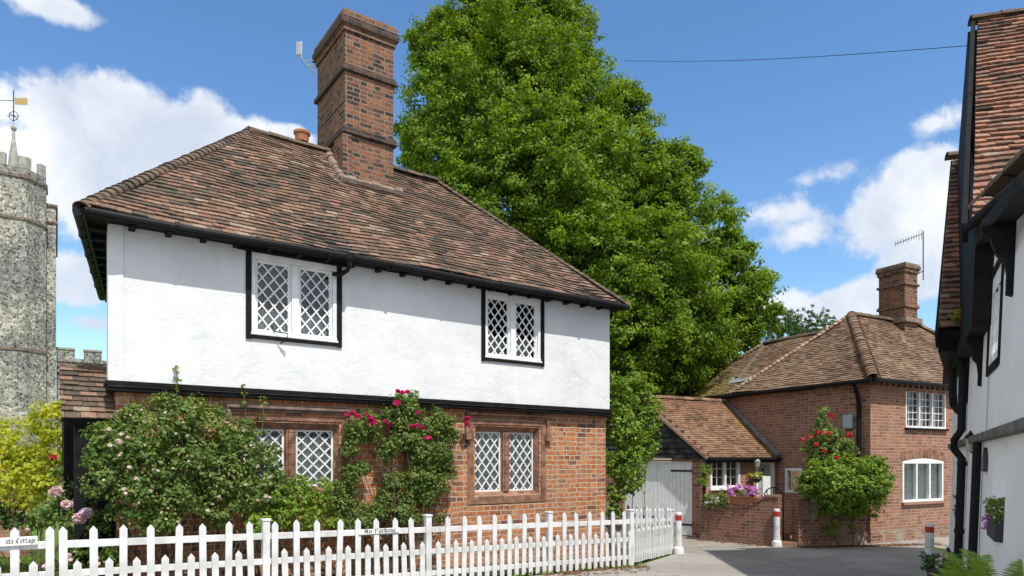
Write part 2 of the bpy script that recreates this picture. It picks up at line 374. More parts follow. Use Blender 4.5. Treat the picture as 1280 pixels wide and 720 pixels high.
M['boards'] = mat_noise('tarred_weatherboard', (.02,.02,.02), (.085,.083,.08), 4, .8, .6, .01, 22, .2)
M['lamp_glass'] = mat_plain('lantern_glass', (.35,.35,.3), .2, .5)

# ------------------------------------------------------------------ frames (a vertical plane with its own axes)
class Fr:
    def __init__(s, o, e):
        L = math.hypot(*e); s.o = (o[0], o[1]); s.e = (e[0]/L, e[1]/L); s.n = (s.e[1], -s.e[0])   # n: outward
    def P(s, u, v, z): return (s.o[0]+s.e[0]*u+s.n[0]*v, s.o[1]+s.e[1]*u+s.n[1]*v, z)
    def uz(s, px, py, v=0):
        a = (px-CX)/F
        # o + e u + n v = t (a,1)
        ox = s.o[0]+s.n[0]*v; oy = s.o[1]+s.n[1]*v
        det = a*(-s.e[1])+s.e[0]
        t = (ox*(-s.e[1])+oy*s.e[0])/det
        u = (t*a-ox)*s.e[0]+(t-oy)*s.e[1]
        return u, (HY-py)/F*t
    def box(s, mb, u0, u1, v0, v1, z0, z1):       # v0 inner, v1 outer
        P = s.P
        mb.hexa([P(u0,v1,z0),P(u1,v1,z0),P(u1,v0,z0),P(u0,v0,z0)], [P(u0,v1,z1),P(u1,v1,z1),P(u1,v0,z1),P(u0,v0,z1)])
    def bar(s, mb, u0, z0, u1, z1, w, v0, v1):    # strip in the plane with thickness v0..v1
        d = Vector((u1-u0, z1-z0)).normalized(); c = Vector((-d.y, d.x))*w/2
        q = [(u0-c.x,z0-c.y),(u1-c.x,z1-c.y),(u1+c.x,z1+c.y),(u0+c.x,z0+c.y)]
        mb.hexa([s.P(a,v0,b) for a, b in q], [s.P(a,v1,b) for a, b in q])
    def wall(s, mb, u0, u1, z0, z1, holes=(), th=.22, v=0, step=None):
        us = sorted(set([u0,u1]+[h[0] for h in holes]+[h[1] for h in holes])); zs = sorted(set([z0,z1]+[h[2] for h in holes]+[h[3] for h in holes]))
        for i in range(len(us)-1):
            for j in range(len(zs)-1):
                cu, cz = (us[i]+us[i+1])/2, (zs[j]+zs[j+1])/2
                if any(h[0] < cu < h[1] and h[2] < cz < h[3] for h in holes): continue
                for vv, fl in ((v,0),(v-th,1)):
                    q = [s.P(us[i],vv,zs[j]), s.P(us[i+1],vv,zs[j]), s.P(us[i+1],vv,zs[j+1]), s.P(us[i],vv,zs[j+1])]
                    mb.face(q[::-1] if fl else q)
        for a, b, c, d in holes:
            mb.face([s.P(a,v,c), s.P(a,v,d), s.P(a,v-th,d), s.P(a,v-th,c)]); mb.face([s.P(b,v,d), s.P(b,v,c), s.P(b,v-th,c), s.P(b,v-th,d)])
            mb.face([s.P(b,v,c), s.P(a,v,c), s.P(a,v-th,c), s.P(b,v-th,c)]); mb.face([s.P(a,v,d), s.P(b,v,d), s.P(b,v-th,d), s.P(a,v-th,d)])
        for a in (u0, u1): mb.face([s.P(a,v,z0), s.P(a,v,z1), s.P(a,v-th,z1), s.P(a,v-th,z0)])
        for c in (z0, z1): mb.face([s.P(u0,v,c), s.P(u1,v,c), s.P(u1,v-th,c), s.P(u0,v-th,c)])

def prism(mb, pts, off):                       # closed prism from a polygon swept by off
    off = Vector(off); A = [Vector(p) for p in pts]; B = [p+off for p in A]
    mb.face(A); mb.face(B[::-1])
    for i in range(len(A)):
        j = (i+1) % len(A); mb.face([A[j], A[i], B[i], B[j]])

# ------------------------------------------------------------------ tiles
def clip(poly, clipper):
    out = poly
    for i in range(len(clipper)):
        a = clipper[i]; b = clipper[(i+1) % len(clipper)]
        ex, ey = b[0]-a[0], b[1]-a[1]; inp = out; out = []
        if not inp: return []
        def sd(p): return ex*(p[1]-a[1])-ey*(p[0]-a[0])
        for k in range(len(inp)):
            p, q = inp[k-1], inp[k]; sp, sq = sd(p), sd(q)
            if (sp >= 0) != (sq >= 0):
                t = sp/(sp-sq); out.append((p[0]+(q[0]-p[0])*t, p[1]+(q[1]-p[1])*t))
            if sq >= 0: out.append(q)
    return out

def tile_plane(mb, poly, gauge=.10, width=.165, lift=.028, th=.012, sag=.02, mossfn=None, tint=0, rag=.006):
    """peg tiles over a planar convex polygon; poly[0]->poly[1] is the eave, counter-clockwise from outside."""
    P = [Vector(p) for p in poly]; e = (P[1]-P[0]).normalized(); n = e.cross(P[-1]-P[0]).normalized()
    w = n.cross(e); o = P[0]
    L2 = [((p-o).dot(e), (p-o).dot(w)) for p in P]
    u0, u1 = min(p[0] for p in L2)-.3, max(p[0] for p in L2)+.3; h = max(p[1] for p in L2)
    ph = rng.random()*6
    def sg(u, v): return sag*(math.sin(u*1.1+ph)*math.sin(v*1.3+ph*.7)+.5*math.sin(u*2.7+v*1.9+ph))
    rows = int(h/gauge)+1
    for k in range(rows):
        y0 = k*gauge-(.03 if k == 0 else 0); y1 = (k+1)*gauge+.03
        x = u0+(k % 2)*width/2+rng.uniform(-.02, .02)
        while x < u1:
            wd = width*rng.uniform(.94, 1.06)
            j = rng.uniform(-rag, rag); j2 = rng.uniform(-rag, rag)
            q = clip([(x+.002, y0+j), (x+wd-.002, y0+j2), (x+wd-.002, y1), (x+.002, y1)], [(a, b-(.04 if b < 1e-6 else 0)) for a, b in L2])
            x += wd
            if len(q) < 3: continue
            lf = lift*rng.uniform(.8, 1.35); r = min(1, max(0, rng.betavariate(1.9, 1.9)+tint))
            tilt = rng.uniform(-.004, .004)
            top = []; bot = []
            for (a, b) in q:
                f = 1-(b-y0)/(y1-y0); hh = lf*f+tilt*((a-x)/wd)+sg(a, b)
                p = o+e*a+w*b
                top.append(p+n*hh); bot.append(p+n*(hh-th-.6*lf*max(0, f-.5)))
            mo = mossfn(o+e*q[0][0]+w*q[0][1]) if mossfn else 0
            mb.face(top, r, mo)
            for i in range(len(q)):
                i2 = (i+1) % len(q)
                if (q[i][1]+q[i2][1])/2 < y1-.02: mb.face([bot[i], bot[i2], top[i2], top[i]], r*.8, mo)

def ridge_tiles(mb, p0, p1, r=.11, step=.30, flare=.02, spread=1.0, nrm=(0,0,1), taper=True):
    """overlapping half-round tiles from p0 (low end) up to p1"""
    p0 = Vector(p0); p1 = Vector(p1); d = (p1-p0); L = d.length; d.normalize()
    up = Vector(nrm); up = (up-d*up.dot(d)).normalized(); sd = d.cross(up)
    k = max(1, int(round(L/step))); st = L/k
    for i in range(k):
        a = p0+d*(i*st-.03); b = p0+d*((i+1)*st+.02)
        ra = r+flare+rng.uniform(-.004,.006); rb = r-.004; c = rng.random()
        lf = up*rng.uniform(0,.008)
        ns = 8; A = []; B = []; A2 = []
        for j in range(ns+1):
            t = math.pi*j/ns*1.0; cs, sn = math.cos(t)*spread, math.sin(t)
            A.append(a+lf+sd*cs*ra+up*(sn*ra*.85-.03)); B.append(b+lf+sd*cs*rb+up*(sn*rb*.85-.03)); A2.append(a+lf+sd*cs*(ra-.018)+up*(sn*(ra-.018)*.85-.03))
        for j in range(ns):
            mb.face([A[j], A[j+1], B[j+1], B[j]], c); mb.face([A2[j], A2[j+1], A[j+1], A[j]], c*.7)

# ------------------------------------------------------------------ foliage
def leaf_mesh(name, C, rad, per, size, mat, parent=None, up=.5, flat=.75, out=None, aspect=.6, crnd=None, droop=0, label=None):
    """C: cluster centres (n,3); a tuft of `per` pointed leaves round each"""
    C = np.asarray(C, dtype=float); n = len(C)
    rad = np.broadcast_to(np.asarray(rad, dtype=float), (n,))
    D = nrg.normal(size=(n, per, 3)); D /= np.linalg.norm(D, axis=2, keepdims=True)
    rr = nrg.random((n, per, 1))**.5
    off = D*rr*rad[:, None, None]; off[:, :, 2] *= flat
    p = (C[:, None, :]+off).reshape(-1, 3)
    nm = nrg.normal(size=p.shape)*.6+D.reshape(-1, 3)*.7+np.array([0, 0, up])
    if out is not None: nm += np.repeat(out, per, axis=0)*.7
    nm /= np.linalg.norm(nm, axis=1, keepdims=True)
    t = nrg.normal(size=p.shape)+np.array([0, 0, -droop]); t -= nm*(t*nm).sum(1, keepdims=True); t /= np.linalg.norm(t, axis=1, keepdims=True)
    b = np.cross(nm, t)
    s = size*nrg.uniform(.65, 1.3, (len(p), 1))
    m_ = len(p); V = np.zeros((m_, 4, 3))
    V[:, 0] = p-t*s*.5; V[:, 1] = p+b*s*aspect*.5+nm*s*.08; V[:, 2] = p+t*s*.5-nm*s*.08; V[:, 3] = p-b*s*aspect*.5+nm*s*.08
    cr = nrg.random(n) if crnd is None else crnd
    a = np.clip(np.repeat(cr, per)*.55+nrg.random(m_)*.45, 0, 1)
    off_ = np.array(wloc(parent)) if parent is not None else np.zeros(3)
    V = V.reshape(-1, 3)-off_
    me = bpy.data.meshes.new(name); me.vertices.add(len(V)); me.vertices.foreach_set('co', V.ravel())
    me.loops.add(m_*4); me.loops.foreach_set('vertex_index', np.arange(m_*4, dtype=np.int32))
    me.polygons.add(m_); me.polygons.foreach_set('loop_start', np.arange(0, m_*4, 4, dtype=np.int32))
    me.update(calc_edges=True)
    at_ = me.attributes.new('rnd', 'FLOAT', 'FACE'); at_.data.foreach_set('value', a.astype(np.float32))
    me.materials.append(mat)
    o = bpy.data.objects.new(name, me); COL.objects.link(o)
    if parent is not None: o.parent = parent
    if label: o['label'] = label
    return o

def lobes_clusters(lobes, dens, inner=.45, bump_=.18):
    """lobes: (centre, (rx,ry,rz)); returns cluster centres and outward directions, uneven in outline"""
    Cs = []; Os = []
    for c, r in lobes:
        area = 4*math.pi*((r[0]*r[1]+r[0]*r[2]+r[1]*r[2])/3)
        n = max(6, int(area*dens))
        d = nrg.normal(size=(n, 3)); d /= np.linalg.norm(d, axis=1, keepdims=True)
        f = inner+(1-inner)*nrg.random((n, 1))**.45
        w = 1+bump_*np.sin(d[:, :1]*7+c[0]*3)*np.cos(d[:, 1:2]*6+d[:, 2:]*5+c[2])+nrg.normal(size=(n, 1))*.05
        Cs.append(np.array(c)+d*f*w*np.array(r)); Os.append(d)
    return np.vstack(Cs), np.vstack(Os)

def flower_mesh(name, r, petals=14, mat=None):
    mb = MB()
    for k in range(petals):
        el = math.asin(rng.uniform(-.35, 1)); az = rng.random()*6.28
        d = Vector((math.cos(el)*math.cos(az), math.cos(el)*math.sin(az), math.sin(el)))
        a = d.cross(Vector((.3,.2,1))).normalized(); b = d.cross(a)
        t = rng.random()*6.28; a2 = a*math.cos(t)+b*math.sin(t); b2 = d.cross(a2)
        c = d*r*rng.uniform(.55,.85); q = r*rng.uniform(.5,.75)
        pts = [c+(a2*math.cos(j*1.0472)+b2*math.sin(j*1.0472))*q-d*q*.25*(j % 2) for j in range(6)]
        mb.face(pts, rng.random())
    me = mb.mesh(name); me.materials.append(mat); return me
def blossoms(me, pts, parent, name='blossom', s=(.8,1.2)):
    for p in pts:
        o = bpy.data.objects.new(name, me); COL.objects.link(o); o.parent = parent
        o.location = Vector(p)-wloc(parent); k = rng.uniform(*s); o.scale = (k,k,k*.9); o.rotation_euler = (rng.uniform(-.5,.5), rng.uniform(-.5,.5), rng.random()*6)

def limb(mb, p, q, r0, r1, bend=.1, n=6):
    p = Vector(p); q = Vector(q); L = (q-p).length; pts = []
    j = Vector((rng.uniform(-1,1), rng.uniform(-1,1), rng.uniform(-.3,.6)))*L*bend
    for k in range(n+1):
        t = k/n; pts.append(p.lerp(q, t)+j*math.sin(t*math.pi))
    mb.tube(pts, [r0+(r1-r0)*k/n for k in range(n+1)], 7)

# ================================================================== SETTING
def sheet(name, pts, mat, dz, zf=gz, label=None):
    """planar-by-parts sheet that follows the fall of the ground; split where the slope changes"""
    mb = MB()
    for lo, hi in ((-12, 15.2), (15.2, 400)):
        q = clip([(p[0], p[1]) for p in pts], [(-500, lo), (500, lo), (500, hi), (-500, hi)])
        if len(q) >= 3: mb.face([(x, y, zf(x, y)+dz) for x, y in q])
    return struct(obj(name, mb, mat), label)
sheet('ground', [(-300,-12),(300,-12),(300,400),(-300,400)], M['grass_ground'], -.02)

HE = (.8168, .5769); HN = (.5769, -.8168)
HF = Fr((-HN[0]*9.56, -HN[1]*9.56), HE)          # white cottage front, upper storey
FF = Fr((-HN[0]*8.26, -HN[1]*8.26), HE)          # fence line
f0 = FF.P(-6,0,0); f1 = FF.P(8.35,0,0); f2 = (3.28,13.9,0)
sheet('road', [(-14,-12),(60,-12),(60,60),(9,60),(7.3,20.0),(3,21),(2.0,15.6),(3.45,14.2),(f2[0]+.05,f2[1]-.05),(f1[0],f1[1]-.1),(f0[0],f0[1]-.1)][::1], M['asphalt'], .0)
sheet('forecourt', [(3.3,15.9),(4.0,15.3),(5.6,15.6),(6.1,16.3),(5.4,18.0),(3.2,20.4),(2.4,20.4)], M['concrete'], .004)
sheet('lawn', [(-14,9.0),(-6.4,9.0),(-7.6,15),(-14,15)], M['grass_ground'], .03)
sheet('flower_bed', [FF.P(-.3,-.04,0)[:2], FF.P(8.3,-.04,0)[:2], (f2[0]-.06,f2[1]), (2.2,15.2), (2.5,20.3), (-4,20.3), HF.P(9.0,-.2,0)[:2], HF.P(.3,-.2,0)[:2], (-6.3,9.0)], M['soil'], .03)
sheet('churchyard', [(-120,15),(-7.6,15),(-12,60),(-120,60)], M['grass_ground'], .02)

# ------------------------------------------------------------------ leaded window (part) with its sub-parts
def seg_clip(p, q, r):
    d = (q[0]-p[0], q[1]-p[1]); t0, t1 = 0., 1.
    for a, b, lo, hi in ((p[0], d[0], r[0], r[1]), (p[1], d[1], r[2], r[3])):
        if abs(b) < 1e-9:
            if a < lo or a > hi: return None
            continue
        x, y = (lo-a)/b, (hi-a)/b
        if x > y: x, y = y, x
        t0, t1 = max(t0, x), min(t1, y)
    if t1-t0 < .01: return None
    return (p[0]+d[0]*t0, p[1]+d[1]*t0), (p[0]+d[0]*t1, p[1]+d[1]*t1)

def lattice(parent, fr, rc, v, cols=2.8, rows=5, bw=.02, edge=.028):
    a, b, c, d = rc; mb = MB(); fr_ = fr
    for (p, q, r_, s_) in ((a,b,c,c+edge),(a,b,d-edge,d),(a,a+edge,c+edge,d-edge),(b-edge,b,c+edge,d-edge)):
        fr.box(mb, p, q, v-.03, v+.008, r_, s_)
    w, h = (b-a)/cols, (d-c)/rows; ph = .37
    for sgn, vo in ((1, 0), (-1, .006)):
        for k in range(-20, 30):
            z0 = c+(k+ph)*h
            s_ = seg_clip((a-2, z0+sgn*(-2)*h/w), (b+2, z0+sgn*(b-a+2)*h/w), (a+edge*.6, b-edge*.6, c+edge*.6, d-edge*.6))
            if s_: fr.bar(mb, *s_[0], *s_[1], bw, v-.016+vo, v-.004+vo)
    obj('lattice', mb, M['white'], parent)
    g = MB(); g.face([fr.P(a,v-.02,c), fr.P(b,v-.02,c), fr.P(b,v-.02,d), fr.P(a,v-.02,d)]); obj('pane', g, M['glass'], parent)

def curtain(parent, fr, a, b, c, d, v, part=1.0):
    mb = MB(); n = max(6, int((b-a)/.03))
    for k in range(n):
        x, y = a+(b-a)*k/n, a+(b-a)*(k+1)/n
        v0, v1 = v+.02*math.sin(k*1.3)+.01*math.sin(k*.6), v+.02*math.sin((k+1)*1.3)+.01*math.sin((k+1)*.6)
        mb.face([fr.P(x,v0,c), fr.P(y,v1,c), fr.P(y,v1,d), fr.P(x,v0,d)])
    obj('curtain', mb, M['curtain'], parent, smooth=True)

# ================================================================== WHITE JETTIED COTTAGE
uL = HF.uz(135, 300)[0]; uR = HF.uz(762, 430)[0]
house = thing('timbered_cottage', 'white upper storey over orange brick, hipped tiled roof and tall chimney, behind the picket fence', 'cottage', HF.P(4.5,-2,gz(0,11)))
LD = (-.471, .882)
def uzr(px0, px1, py0, py1, v=0): 
    a, za = HF.uz(px0, py0, v); b, zb = HF.uz(px1, py1, v); return a, b, za, zb
# window rectangles (u0,u1,z0,z1) of the outer black surrounds
def rect(fr, pl, pr, tl, bl, tr, br):
    u0, z0 = fr.uz(pl, bl); u0b, z1 = fr.uz(pl, tl); u1, z2 = fr.uz(pr, br); _, z3 = fr.uz(pr, tr)
    return u0, u1, (z0+z2)/2, (z1+z3)/2
W1 = rect(HF, 308, 426, 306, 424, 330, 434); W2 = rect(HF, 602, 679, 358, 452, 370, 458)
LW = Fr((-HN[0]*9.70, -HN[1]*9.70), HE)          # lower brick wall, a little behind
L1 = rect(LW, 302, 424, 527, 616, 530, 612); L2 = rect(LW, 594, 674, 533, 620, 534, 617)
mb = MB(); ins = .05
HF.wall(mb, uL, uR, .90, 2.92, [(w[0]+ins, w[1]-ins, w[2]+ins, w[3]-ins) for w in (W1, W2)], .16)
cr = HF.P(uR,0,0); RF = Fr(cr[:2], (-HN[0], -HN[1])); RF.wall(mb, .003, 4.2, .90, 2.92, [], .16, -.002)
cl = HF.P(uL,0,0); bl = (cl[0]+LD[0]*4.3, cl[1]+LD[1]*4.3); LF = Fr(bl, (-LD[0], -LD[1])); LF.wall(mb, 0, 4.297, .90, 2.92, [], .16, -.002)
BF = Fr(RF.P(4.2,0,0)[:2], (bl[0]-RF.P(4.2,0,0)[0], bl[1]-RF.P(4.2,0,0)[1])); LB = math.dist(RF.P(4.2,0,0)[:2], bl); BF.wall(mb, .01, LB-.01, -2.2, 2.92, [], .16)
obj('upper_wall', mb, M['plaster'], house)
mb = MB(); uLb = LW.uz(145, 560)[0]; uRb = LW.uz(757, 560)[0]
LW.wall(mb, uLb, uRb, -2.3, .86, [(w[0], w[1], w[2], w[3]) for w in (L1, L2)], .22)
RB = Fr(LW.P(uRb,0,0)[:2], (-HN[0], -HN[1])); RB.wall(mb, .003, 4.0, -2.3, .86, [], .2, -.002)
LBf = Fr((LW.P(uLb,0,0)[0]+LD[0]*4.1, LW.P(uLb,0,0)[1]+LD[1]*4.1), (-LD[0], -LD[1])); LBf.wall(mb, 0, 4.097, -2.3, .86, [], .2, -.002)
obj('lower_wall', mb, M['brick'], house)
mb = MB()                                          # jetty bressumer: two moulded courses
HF.box(mb, uL-.03, uR+.03, -.25, .035, .905, .965); HF.box(mb, uL-.01, uR+.01, -.25, .005, .84, .902)
RF.box(mb, .04, 4.2, -.2, .035, .905, .962); RF.box(mb, .04, 4.2, -.2, .005, .84, .90)
LF.box(mb, 0, 4.25, -.2, .035, .905, .962)
obj('jetty_beam', mb, M['black'], house, bevel=.008)
mb = MB()
for k in range(24):                                 # joist ends under the beam do not show; low floor under the jetty
    pass
HF.box(mb, uL+.01, uR-.01, -.6, -.01, .865, .885); obj('jetty_soffit', mb, M['black'], house)

# roof
ze, zr, dr = 2.92, 5.39, 11.62
FL = HF.P(HF.uz(102, 257, .30)[0], .30, ze); FR_ = HF.P(HF.uz(786, 378, .30)[0], .30, ze)
uBR = HF.uz(786, 378, .30)[0]
dB = 13.98; t_ = (dB-9.26)/.992
BLc = (FL[0]+LD[0]*t_, FL[1]+LD[1]*t_, ze); BRc = HF.P(uBR, -(dB-9.56), ze)
uR1 = HF.uz(313, 160, -(dr-9.56))[0]; uR2 = HF.uz(546, 222, -(dr-9.56))[0]
R1 = HF.P(uR1, -(dr-9.56), zr); R2 = HF.P(uR2, -(dr-9.56), zr)
mb = MB()
tile_plane(mb, [FL, FR_, R2, R1], .092, .165, lift=.023, sag=.03); tile_plane(mb, [FR_, BRc, R2], .10, .165); tile_plane(mb, [BLc, FL, R1], .10, .165); tile_plane(mb, [BRc, BLc, R1, R2], .10, .17)
roof = obj('roof', mb, M['tile'], house)
mb = MB(); dn = Vector((0,0,-.03))
c_ = [Vector(p)+dn for p in (FL, FR_, BRc, BLc)]; ra, rb = Vector(R1)+dn*2, Vector(R2)+dn*2
mb.face([c_[0],c_[1],rb,ra]); mb.face([c_[1],c_[2],rb]); mb.face([c_[2],c_[3],ra,rb]); mb.face([c_[3],c_[0],ra])
low = [p+Vector((0,0,-.03)) for p in c_]; mb.face(low[::-1])
for i in range(4): mb.face([low[i], low[(i+1)%4], c_[(i+1)%4], c_[i]])
obj('soffit', mb, M['black'], roof)
mb = MB()
up = lambda p, h=.03: (p[0], p[1], p[2]+h)
ridge_tiles(mb, up(FL,.01), up(R1,.01), .07, .115, .026, 1.15); ridge_tiles(mb, up(FR_,.01), up(R2,.01), .055, .115, .02, 1.1); ridge_tiles(mb, up(BRc), up(R2), .09, .115, .03); ridge_tiles(mb, up(BLc), up(R1), .09, .115, .03)
obj('hip_tiles', mb, M['hip'], roof)
mb = MB(); ridge_tiles(mb, up(R1,.01), up(R2,.01), .095, .33, .008); obj('ridge_tiles', mb, M['hip'], roof)
mb = MB(); mb.lathe([(.0,.0),(.11,0),(.12,.12),(.14,.13),(.14,.17),(.09,.19),(0,.2)], HF.P(HF.uz(376,176,-(dr-9.5))[0]+.02, -(dr-9.5), zr+.08), 16); obj('vent_cap', mb, M['terracotta'], roof, smooth=False)
# gutters
mb = MB()
ga, gb = HF.uz(102,257,.34)[0]+.03, uBR-.05
mb.tube([HF.P(ga+(gb-ga)*k/14, .33, 2.868-.012*math.sin(k*.9)) for k in range(15)], .052, 10)
for k in range(1, 9): u = ga+(gb-ga)*k/9; mb.tube([HF.P(u-.025,.33,2.866), HF.P(u+.025,.33,2.866)], .062, 10)
HF.box(mb, ga, gb, .255, .275, 2.83, 2.93)
gl = Vector(FL)-Vector((0,0,.062)); g2 = Vector(BLc)-Vector((0,0,.062)); lo = Vector((-.882,-.471,0))*.04
mb.tube([gl+lo, g2+lo], .055, 10); 
for k in range(1, 5): p = gl.lerp(g2, k/5)+lo; d_ = (g2-gl).normalized(); mb.tube([p-d_*.03, p+d_*.03], .066, 10)
mb.bar(gl-lo*.6-Vector((0,0,.01)), g2-lo*.6-Vector((0,0,.01)), .03, .13)
obj('gutter', mb, M['black_iron'], house, smooth=False)
mb = MB(); uh = HF.uz(437, 318, .33)[0]
mb.lathe([(.035,-.1),(.045,-.04),(.07,.0),(.075,.07)], HF.P(uh,.33,2.84), 12)
mb.tube([HF.P(uh,.33,2.78), HF.P(uh-.01,.28,2.70), HF.P(uh-.06,.12,2.66), HF.P(uh-.14,.05,2.68)], .032, 8)
obj('rainwater_hopper', mb, M['black_iron'], house)
u = uL+.25
while u < uR:
    mb = MB(); HF.box(mb, u-.035, u+.035, -.02, .24, 2.815+rng.uniform(-.01,.01), 2.895); u += .405; obj('rafter_foot', mb, M['black'], house, bevel=.01)
u = .35
while u < 4.2: mb = MB(); LF.box(mb, u-.04, u+.04, -.02, .3, 2.80, 2.895); u += .42; obj('rafter_foot', mb, M['black'], house)

# upper windows
for w in (W1, W2):
    a, b, c, d = w; mb = MB(); fw = .058
    A, B, C, D = a+ins+.01, b-ins-.01, c+ins+.01, d-ins-.01; md = (A+B)/2
    HF.box(mb, A, B, -.10, .012, D-.085, D); HF.box(mb, A, B, -.10, .02, C, C+.075)
    for p, q in ((A, A+fw), (md-.052, md+.052), (B-fw, B)): HF.box(mb, p, q, -.10, .008, C+.075, D-.085)
    for p, q in ((A+fw, md-.052), (md+.052, B-fw)):          # roll moulding round each light
        HF.box(mb, p, p+.022, -.10, -.022, C+.075, D-.085); HF.box(mb, q-.022, q, -.10, -.022, C+.075, D-.085); HF.box(mb, p+.022, q-.022, -.10, -.022, D-.105, D-.085)
    HF.box(mb, A-.01, B+.01, -.02, .045, C-.002, C+.03)
    win = obj('window', mb, M['white'], house, bevel=.012)
    mb = MB(); bw = .062
    HF.box(mb, a-.01, a+bw, -.05, .03, c, d+.02); HF.box(mb, b-bw, b+.01, -.05, .03, c, d+.02); HF.box(mb, a+bw, b-bw, -.05, .035, c+.012, c+.055); HF.box(mb, a-.12, b+.12, -.05, .055, d-.06, d+.03)
    obj('surround', mb, M['black'], win, bevel=.006)
    for p, q in ((A+fw+.022, md-.074), (md+.074, B-fw-.022)):
        lattice(win, HF, (p, q, C+.075, D-.105), -.05, 2.8, 5, .02, .018)
        curtain(win, HF, p, q, C+.09, C+.09+(D-C)*.28, -.16)
mb = MB(); a, b, c, d = W1
p = [HF.P(a+.33,.0,c+.22), HF.P(a+.36,.03,c+.13), HF.P(a+.42,.12,c+.11), HF.P(a+.5,.15,c+.1), HF.P(a+.5,.13,c+.02), HF.P(a+.44,.05,c-.03)]
mb.tube(p, .009, 6); obj('window_stay', mb, M['black_iron'], house)

# lower stone-dressed windows
for i_, w in enumerate((L1, L2)):
    a, b, c, d = w; mb = MB(); P = LW.P
    so = .15
    o_ = [(a-so, c-.14), (b+so, c-.14), (b+so, d+.10), (a-so, d+.10)]
    m_ = [(a-.04, c-.02), (b+.04, c-.02), (b+.04, d+.03), (a-.04, d+.03)]
    i2 = [(a+.05, c+.06), (b-.05, c+.06), (b-.05, d-.09), (a+.05, d-.09)]
    for k in range(4):
        j = (k+1) % 4
        mb.face([P(*[o_[k][0], .015, o_[k][1]]), P(o_[j][0], .015, o_[j][1]), P(m_[j][0], .015, m_[j][1]), P(m_[k][0], .015, m_[k][1])], rng.random())
        mb.face([P(m_[k][0], .015, m_[k][1]), P(m_[j][0], .015, m_[j][1]), P(i2[j][0], -.10, i2[j][1]), P(i2[k][0], -.10, i2[k][1])], rng.random())
        mb.face([P(i2[k][0], -.10, i2[k][1]), P(i2[j][0], -.10, i2[j][1]), P(i2[j][0], -.2, i2[j][1]), P(i2[k][0], -.2, i2[k][1])], rng.random())
        mb.face([P(o_[k][0], .015, o_[k][1]), P(o_[k][0], -.05, o_[k][1]), P(o_[j][0], -.05, o_[j][1]), P(o_[j][0], .015, o_[j][1])])
    win = obj('window', mb, M['stone'], house)
    A, B, C, D = i2[0][0], i2[1][0], i2[0][1], i2[2][1]; md = (A+B)/2; mb = MB()
    hz = C
    while hz < D-.02:                                   # coursed brick mullion
        z2 = min(D, hz+.155); q = [(md-.085,-.12),(md-.035,-.035),(md+.035,-.035),(md+.085,-.12),(md+.085,-.2),(md-.085,-.2)]
        lo_ = [P(x, v, hz+.004) for x, v in q]; hi_ = [P(x, v, z2-.004) for x, v in q]
        mb.cur = rng.random(); mb.face(hi_); mb.face(lo_[::-1])
        for k in range(6): mb.face([lo_[k], lo_[(k+1)%6], hi_[(k+1)%6], hi_[k]])
        hz = z2
    LW.box(mb, md-.07, md+.07, -.2, -.06, C, D)
    obj('mullion', mb, M['stone'], win)
    for p, q in ((A, md-.085), (md+.085, B)):
        lattice(win, LW, (p, q, C, D), -.13, 3.2, 4.8, .02, .026)
        curtain(win, LW, p, q, C, D-.1 if i_ == 0 else D-.02, -.185)
    mb = MB(); hl, hr = a-so-.06, b+so+.06; ht = min(d+.22, .835)    # hood mould with dropped ends
    LW.box(mb, hl, hr, -.02, .085, ht-.045, ht); LW.box(mb, hl+.02, hr-.02, -.02, .045, ht-.085, ht-.045)
    for x in (hl+.035, hr-.035):
        LW.box(mb, x-.035, x+.035, -.02, .06, ht-.36, ht-.087)
        LW.box(mb, x-.065, x+.065, -.02, .085, ht-.46, ht-.363)
    obj('hood_mould', mb, M['stone_grey'] if i_ == 0 else M['stone'], win, bevel=.012)

# chimney
CF = Fr(HF.P(0, -(11.0-9.56), 0)[:2], (math.cos(R(33.5)), math.sin(R(33.5))))
CF = Fr((at(431,0,11.48)[0], 11.48), (math.cos(R(35.3)), math.sin(R(35.3))))
wC = CF.uz(492, 100)[0]; dC = 1.34
mb = MB()
zt = 7.56
def cbox(e, z0, z1): CF.box(mb, -e, wC+e, -dC-e, e, z0, z1)
cbox(0, 4.0, 5.50); cbox(.0, 5.50, 6.56); cbox(.0, 6.56, 7.235); cbox(.035, 7.235, 7.31); cbox(.05, 7.31, zt-.002)
CF.box(mb, -.06, .10, -.35, .055, 4.0, 5.47)
chim = obj('chimney', mb, M['brick_dark'], house, bevel=.012)
for bands in (((.055,5.50,5.585),(.03,5.587,5.63)), ((.05,6.56,6.64),(.025,6.642,6.68)), ((.075,7.33,7.46),)):
    mb = MB()
    for e, z0, z1 in bands: cbox(e, z0, z1)
    obj('brick_band', mb, M['brick_soot'], chim, bevel=.01)
mb = MB(); cbox2 = lambda e, z0, z1: CF.box(mb, -e, wC+e, -dC-e, e, z0, z1)
cbox2(.03, zt, zt+.03); obj('capping', mb, M['mortar'], chim)
mb = MB()                                            # mortar fillet where the stack meets the tiles
def roofz(p):                                        # height of the front slope below point p
    d_ = -(p[0]*HN[0]+p[1]*HN[1]); return ze+(d_-9.26)*(zr-ze)/(dr-9.26)
for (ua, va, ub, vb) in ((-.14,.10,wC+.10,.10), (-.10,.12,-.10,-.45)):
    for k in range(8):
        a_ = CF.P(ua+(ub-ua)*k/8, va+(vb-va)*k/8, 0); b_ = CF.P(ua+(ub-ua)*(k+1)/8, va+(vb-va)*(k+1)/8, 0)
        mb.tube([(a_[0],a_[1],roofz(a_)+.04), (b_[0],b_[1],roofz(b_)+.04)], .07+.014*math.sin(k*2), 7)
obj('flashing', mb, M['mortar'], chim)

